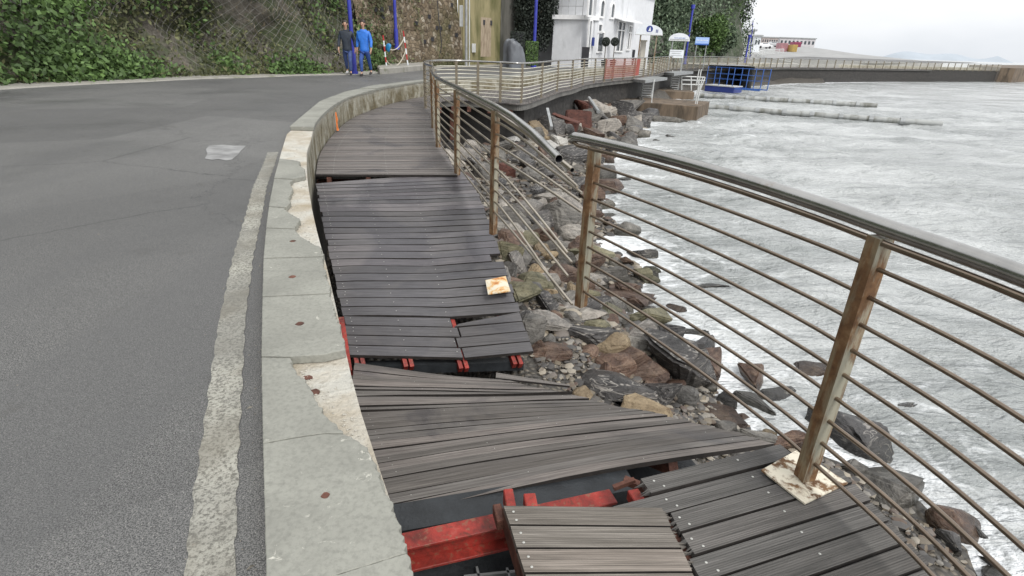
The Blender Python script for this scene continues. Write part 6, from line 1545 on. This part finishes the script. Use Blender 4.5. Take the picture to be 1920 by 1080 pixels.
def person(loc, h, rz_, lab, jacket, trousers, shoeL, shoeR, stride, hood=False):
    t = thing('person', lab, 'person', loc, rz_); k = h/1.75; S = lambda p: tuple(x*k for x in p)
    # faces -Y; stride: +1 left leg forward
    f = stride
    N = {'pelvis': (S((0, 0, .95)), (.09, .07)), 'waist': (S((0, .01, 1.08)), (.09, .07)), 'chest': (S((0, .0, 1.28)), (.12, .08)), 'neckb': (S((0, .0, 1.46)), (.07, .06)), 'neck': (S((0, -.01, 1.53)), .05), 'headl': (S((0, -.03, 1.60)), (.062, .075)), 'head': (S((0, -.03, 1.68)), (.076, .09)), 'headt': (S((0, -.02, 1.745)), (.055, .06))}
    E_ = [('pelvis', 'waist'), ('waist', 'chest'), ('chest', 'neckb'), ('neckb', 'neck'), ('neck', 'headl'), ('headl', 'head'), ('head', 'headt')]
    legs = {}
    for s, n in ((-1, 'L'), (1, 'R')):
        fw = f*s
        hip = (s*.09, 0, .90); knee = (s*.10, -.13*fw-.03, .50); ank = (s*.095, -.20*fw+(.04 if fw > 0 else .06), .10 if fw > 0 else .16); toe = (s*.11, ank[1]-.15, .03 if fw > 0 else .05)
        legs[n] = (hip, knee, ank, toe)
        N['hip'+n] = (S((hip[0]*.8, 0, hip[2]-.03)), (.05, .06)); N['knee'+n] = (S(knee), .055); N['calf'+n] = (S(tuple((a*.6+b*.4) for a, b in zip(knee, ank))), .055); N['ank'+n] = (S(ank), .034); N['toe'+n] = (S((toe[0], toe[1]+.07, toe[2]+.02)), .022)
        E_ += [('pelvis', 'hip'+n), ('hip'+n, 'knee'+n), ('knee'+n, 'calf'+n), ('calf'+n, 'ank'+n), ('ank'+n, 'toe'+n)]
        sh = (s*.185, 0, 1.40); el = (s*.26, .04-.05*fw*-1, 1.14); wr = (s*.28, -.04+.12*fw*-1*-1*.6, .90); ha = (s*.28, wr[1]-.03, .82)
        N['sh'+n] = (S(sh), .055); N['el'+n] = (S(el), .042); N['wr'+n] = (S(wr), .028); N['pa'+n] = (S(ha), (.022, .038))
        E_ += [('chest', 'sh'+n), ('sh'+n, 'el'+n), ('el'+n, 'wr'+n), ('wr'+n, 'pa'+n)]
        for q, (dy, ln) in enumerate([(-.03, .06), (-.012, .075), (.008, .07), (.026, .055)]):
            a_ = (ha[0], ha[1]+dy, ha[2]-.04); b_ = (ha[0]-s*.012, ha[1]+dy*1.1-.006, ha[2]-.04-ln*.6); c_ = (ha[0]-s*.03, ha[1]+dy*1.1-.012, ha[2]-.04-ln)
            N[f'f{n}{q}a'] = (S(a_), .0095); N[f'f{n}{q}b'] = (S(b_), .0088); N[f'f{n}{q}c'] = (S(c_), .0078); E_ += [('pa'+n, f'f{n}{q}a'), (f'f{n}{q}a', f'f{n}{q}b'), (f'f{n}{q}b', f'f{n}{q}c')]
        N['th'+n] = (S((ha[0]-s*.02, ha[1]-.045, ha[2]-.03)), .01); N['ti'+n] = (S((ha[0]-s*.03, ha[1]-.055, ha[2]-.065)), .009); E_ += [('pa'+n, 'th'+n), ('th'+n, 'ti'+n)]
    body = skin('body', N, E_, M_skin, t, 1)
    # jacket
    J = {'a0': (S((0, .0, .74)), (.20, .15)), 'a': (S((0, .01, .90)), (.19, .15)), 'b': (S((0, .01, 1.05)), (.17, .13)), 'c': (S((0, .0, 1.28)), (.185, .135)), 'd': (S((0, .005, 1.44)), (.12, .10)), 'e': (S((0, 0, 1.52)), (.075, .075))}
    JE = [('a0', 'a'), ('a', 'b'), ('b', 'c'), ('c', 'd'), ('d', 'e')]
    for s, n in ((-1, 'L'), (1, 'R')):
        J['s'+n] = (S((s*.19, .0, 1.40)), .075); p = Vector(N['el'+n][0]); J['l'+n] = (tuple(p), .062); p2 = Vector(N['wr'+n][0]); J['w'+n] = (tuple(p.lerp(p2, .95)), .046); JE += [('c', 's'+n), ('s'+n, 'l'+n), ('l'+n, 'w'+n)]
    jk = skin('jacket', J, JE, jacket, t, 2)
    T = {'p': (S((0, .0, .90)), (.15, .11))}; TE = []
    for n in 'LR':
        hip, knee, ank, toe = legs[n]
        T['h'+n] = (S((hip[0], hip[1], .76)), (.095, .10)); T['k'+n] = (S(knee), .073); T['c'+n] = (S(tuple(a*.5+b*.5 for a, b in zip(knee, ank))), .066); T['a'+n] = (S((ank[0], ank[1], ank[2]+.02)), .055); TE += [('p', 'h'+n), ('h'+n, 'k'+n), ('k'+n, 'c'+n), ('c'+n, 'a'+n)]
    skin('trousers', T, TE, trousers, t, 2)
    for n, mt in (('L', shoeL), ('R', shoeR)):
        hip, knee, ank, toe = legs[n]; skin('shoe', {'a': (S((ank[0], ank[1]+.03, ank[2]-.05)), (.05, .045)), 'b': (S((ank[0], (ank[1]+toe[1])/2, (ank[2]-.05+toe[2])/2)), (.05, .04)), 'c': (S((toe[0], toe[1]-.03, toe[2])), (.045, .03))}, [('a', 'b'), ('b', 'c')], mt, t, 2)
    # face and hair
    hd = Vector(N['head'][0])
    skin('hair', {'z': (tuple(hd+Vector((0, -.03, .085))*k), (.085, .07)), 'a': (tuple(hd+Vector((0, .03, .075))*k), (.115, .105)), 'b': (tuple(hd+Vector((0, .06, -.02))*k), (.115, .085)), 'c': (tuple(hd+Vector((0, .06, -.11))*k), (.095, .06))}, [('z', 'a'), ('a', 'b'), ('b', 'c')], M_hair, t, 2)
    for s in (-1, 1):
        m = MB(); c_ = hd+Vector((s*.032, -.087, -.005))*k; m.tube([c_+Vector((0, .01, 0)), c_+Vector((0, -.004, 0))], .011, 8); m.build('eye', M_black, body)
        v, f_ = rockverts(2, (.03, .05, .07), 0, 3, 1); e_ = npmesh('ear', v*.8, f_, M_skin, body, smooth=True); e_.location = hd+Vector((s*.083, .0, -.01))*k
    v, f_ = rockverts(2, (.03, .04, .055), 0, 3, 1); e_ = npmesh('nose', v*.8, f_, M_skin, body, smooth=True); e_.location = hd+Vector((0, -.10, -.03))*k
    m = MB(); c_ = hd+Vector((0, -.088, -.065))*k; m.box(c_, (.045, .012, .01)); m.build('mouth', M_redp, body)
    if hood: skin('hood', {'a': (S((0, .07, 1.50)), (.10, .05)), 'b': (S((0, .09, 1.43)), (.09, .035))}, [('a', 'b')], jacket, t, 2)
    return t
def groundhit(px, py, z=ROADZ): p = P(px, py, z); return p
g1 = P(655, 140, ROADZ+.03); g2 = P(687, 142, ROADZ+.03)
person(g1, 1.80, .12, 'person in a long navy padded jacket and jeans walking toward the viewer', M_navy, M_jean, M_shoew, M_shoe, 1, True)
person(g2, 1.82, -.10, 'person in a bright blue jacket and jeans walking beside the navy-clad walker', M_bjack, M_jean2, M_shoe, M_shoe, -1)
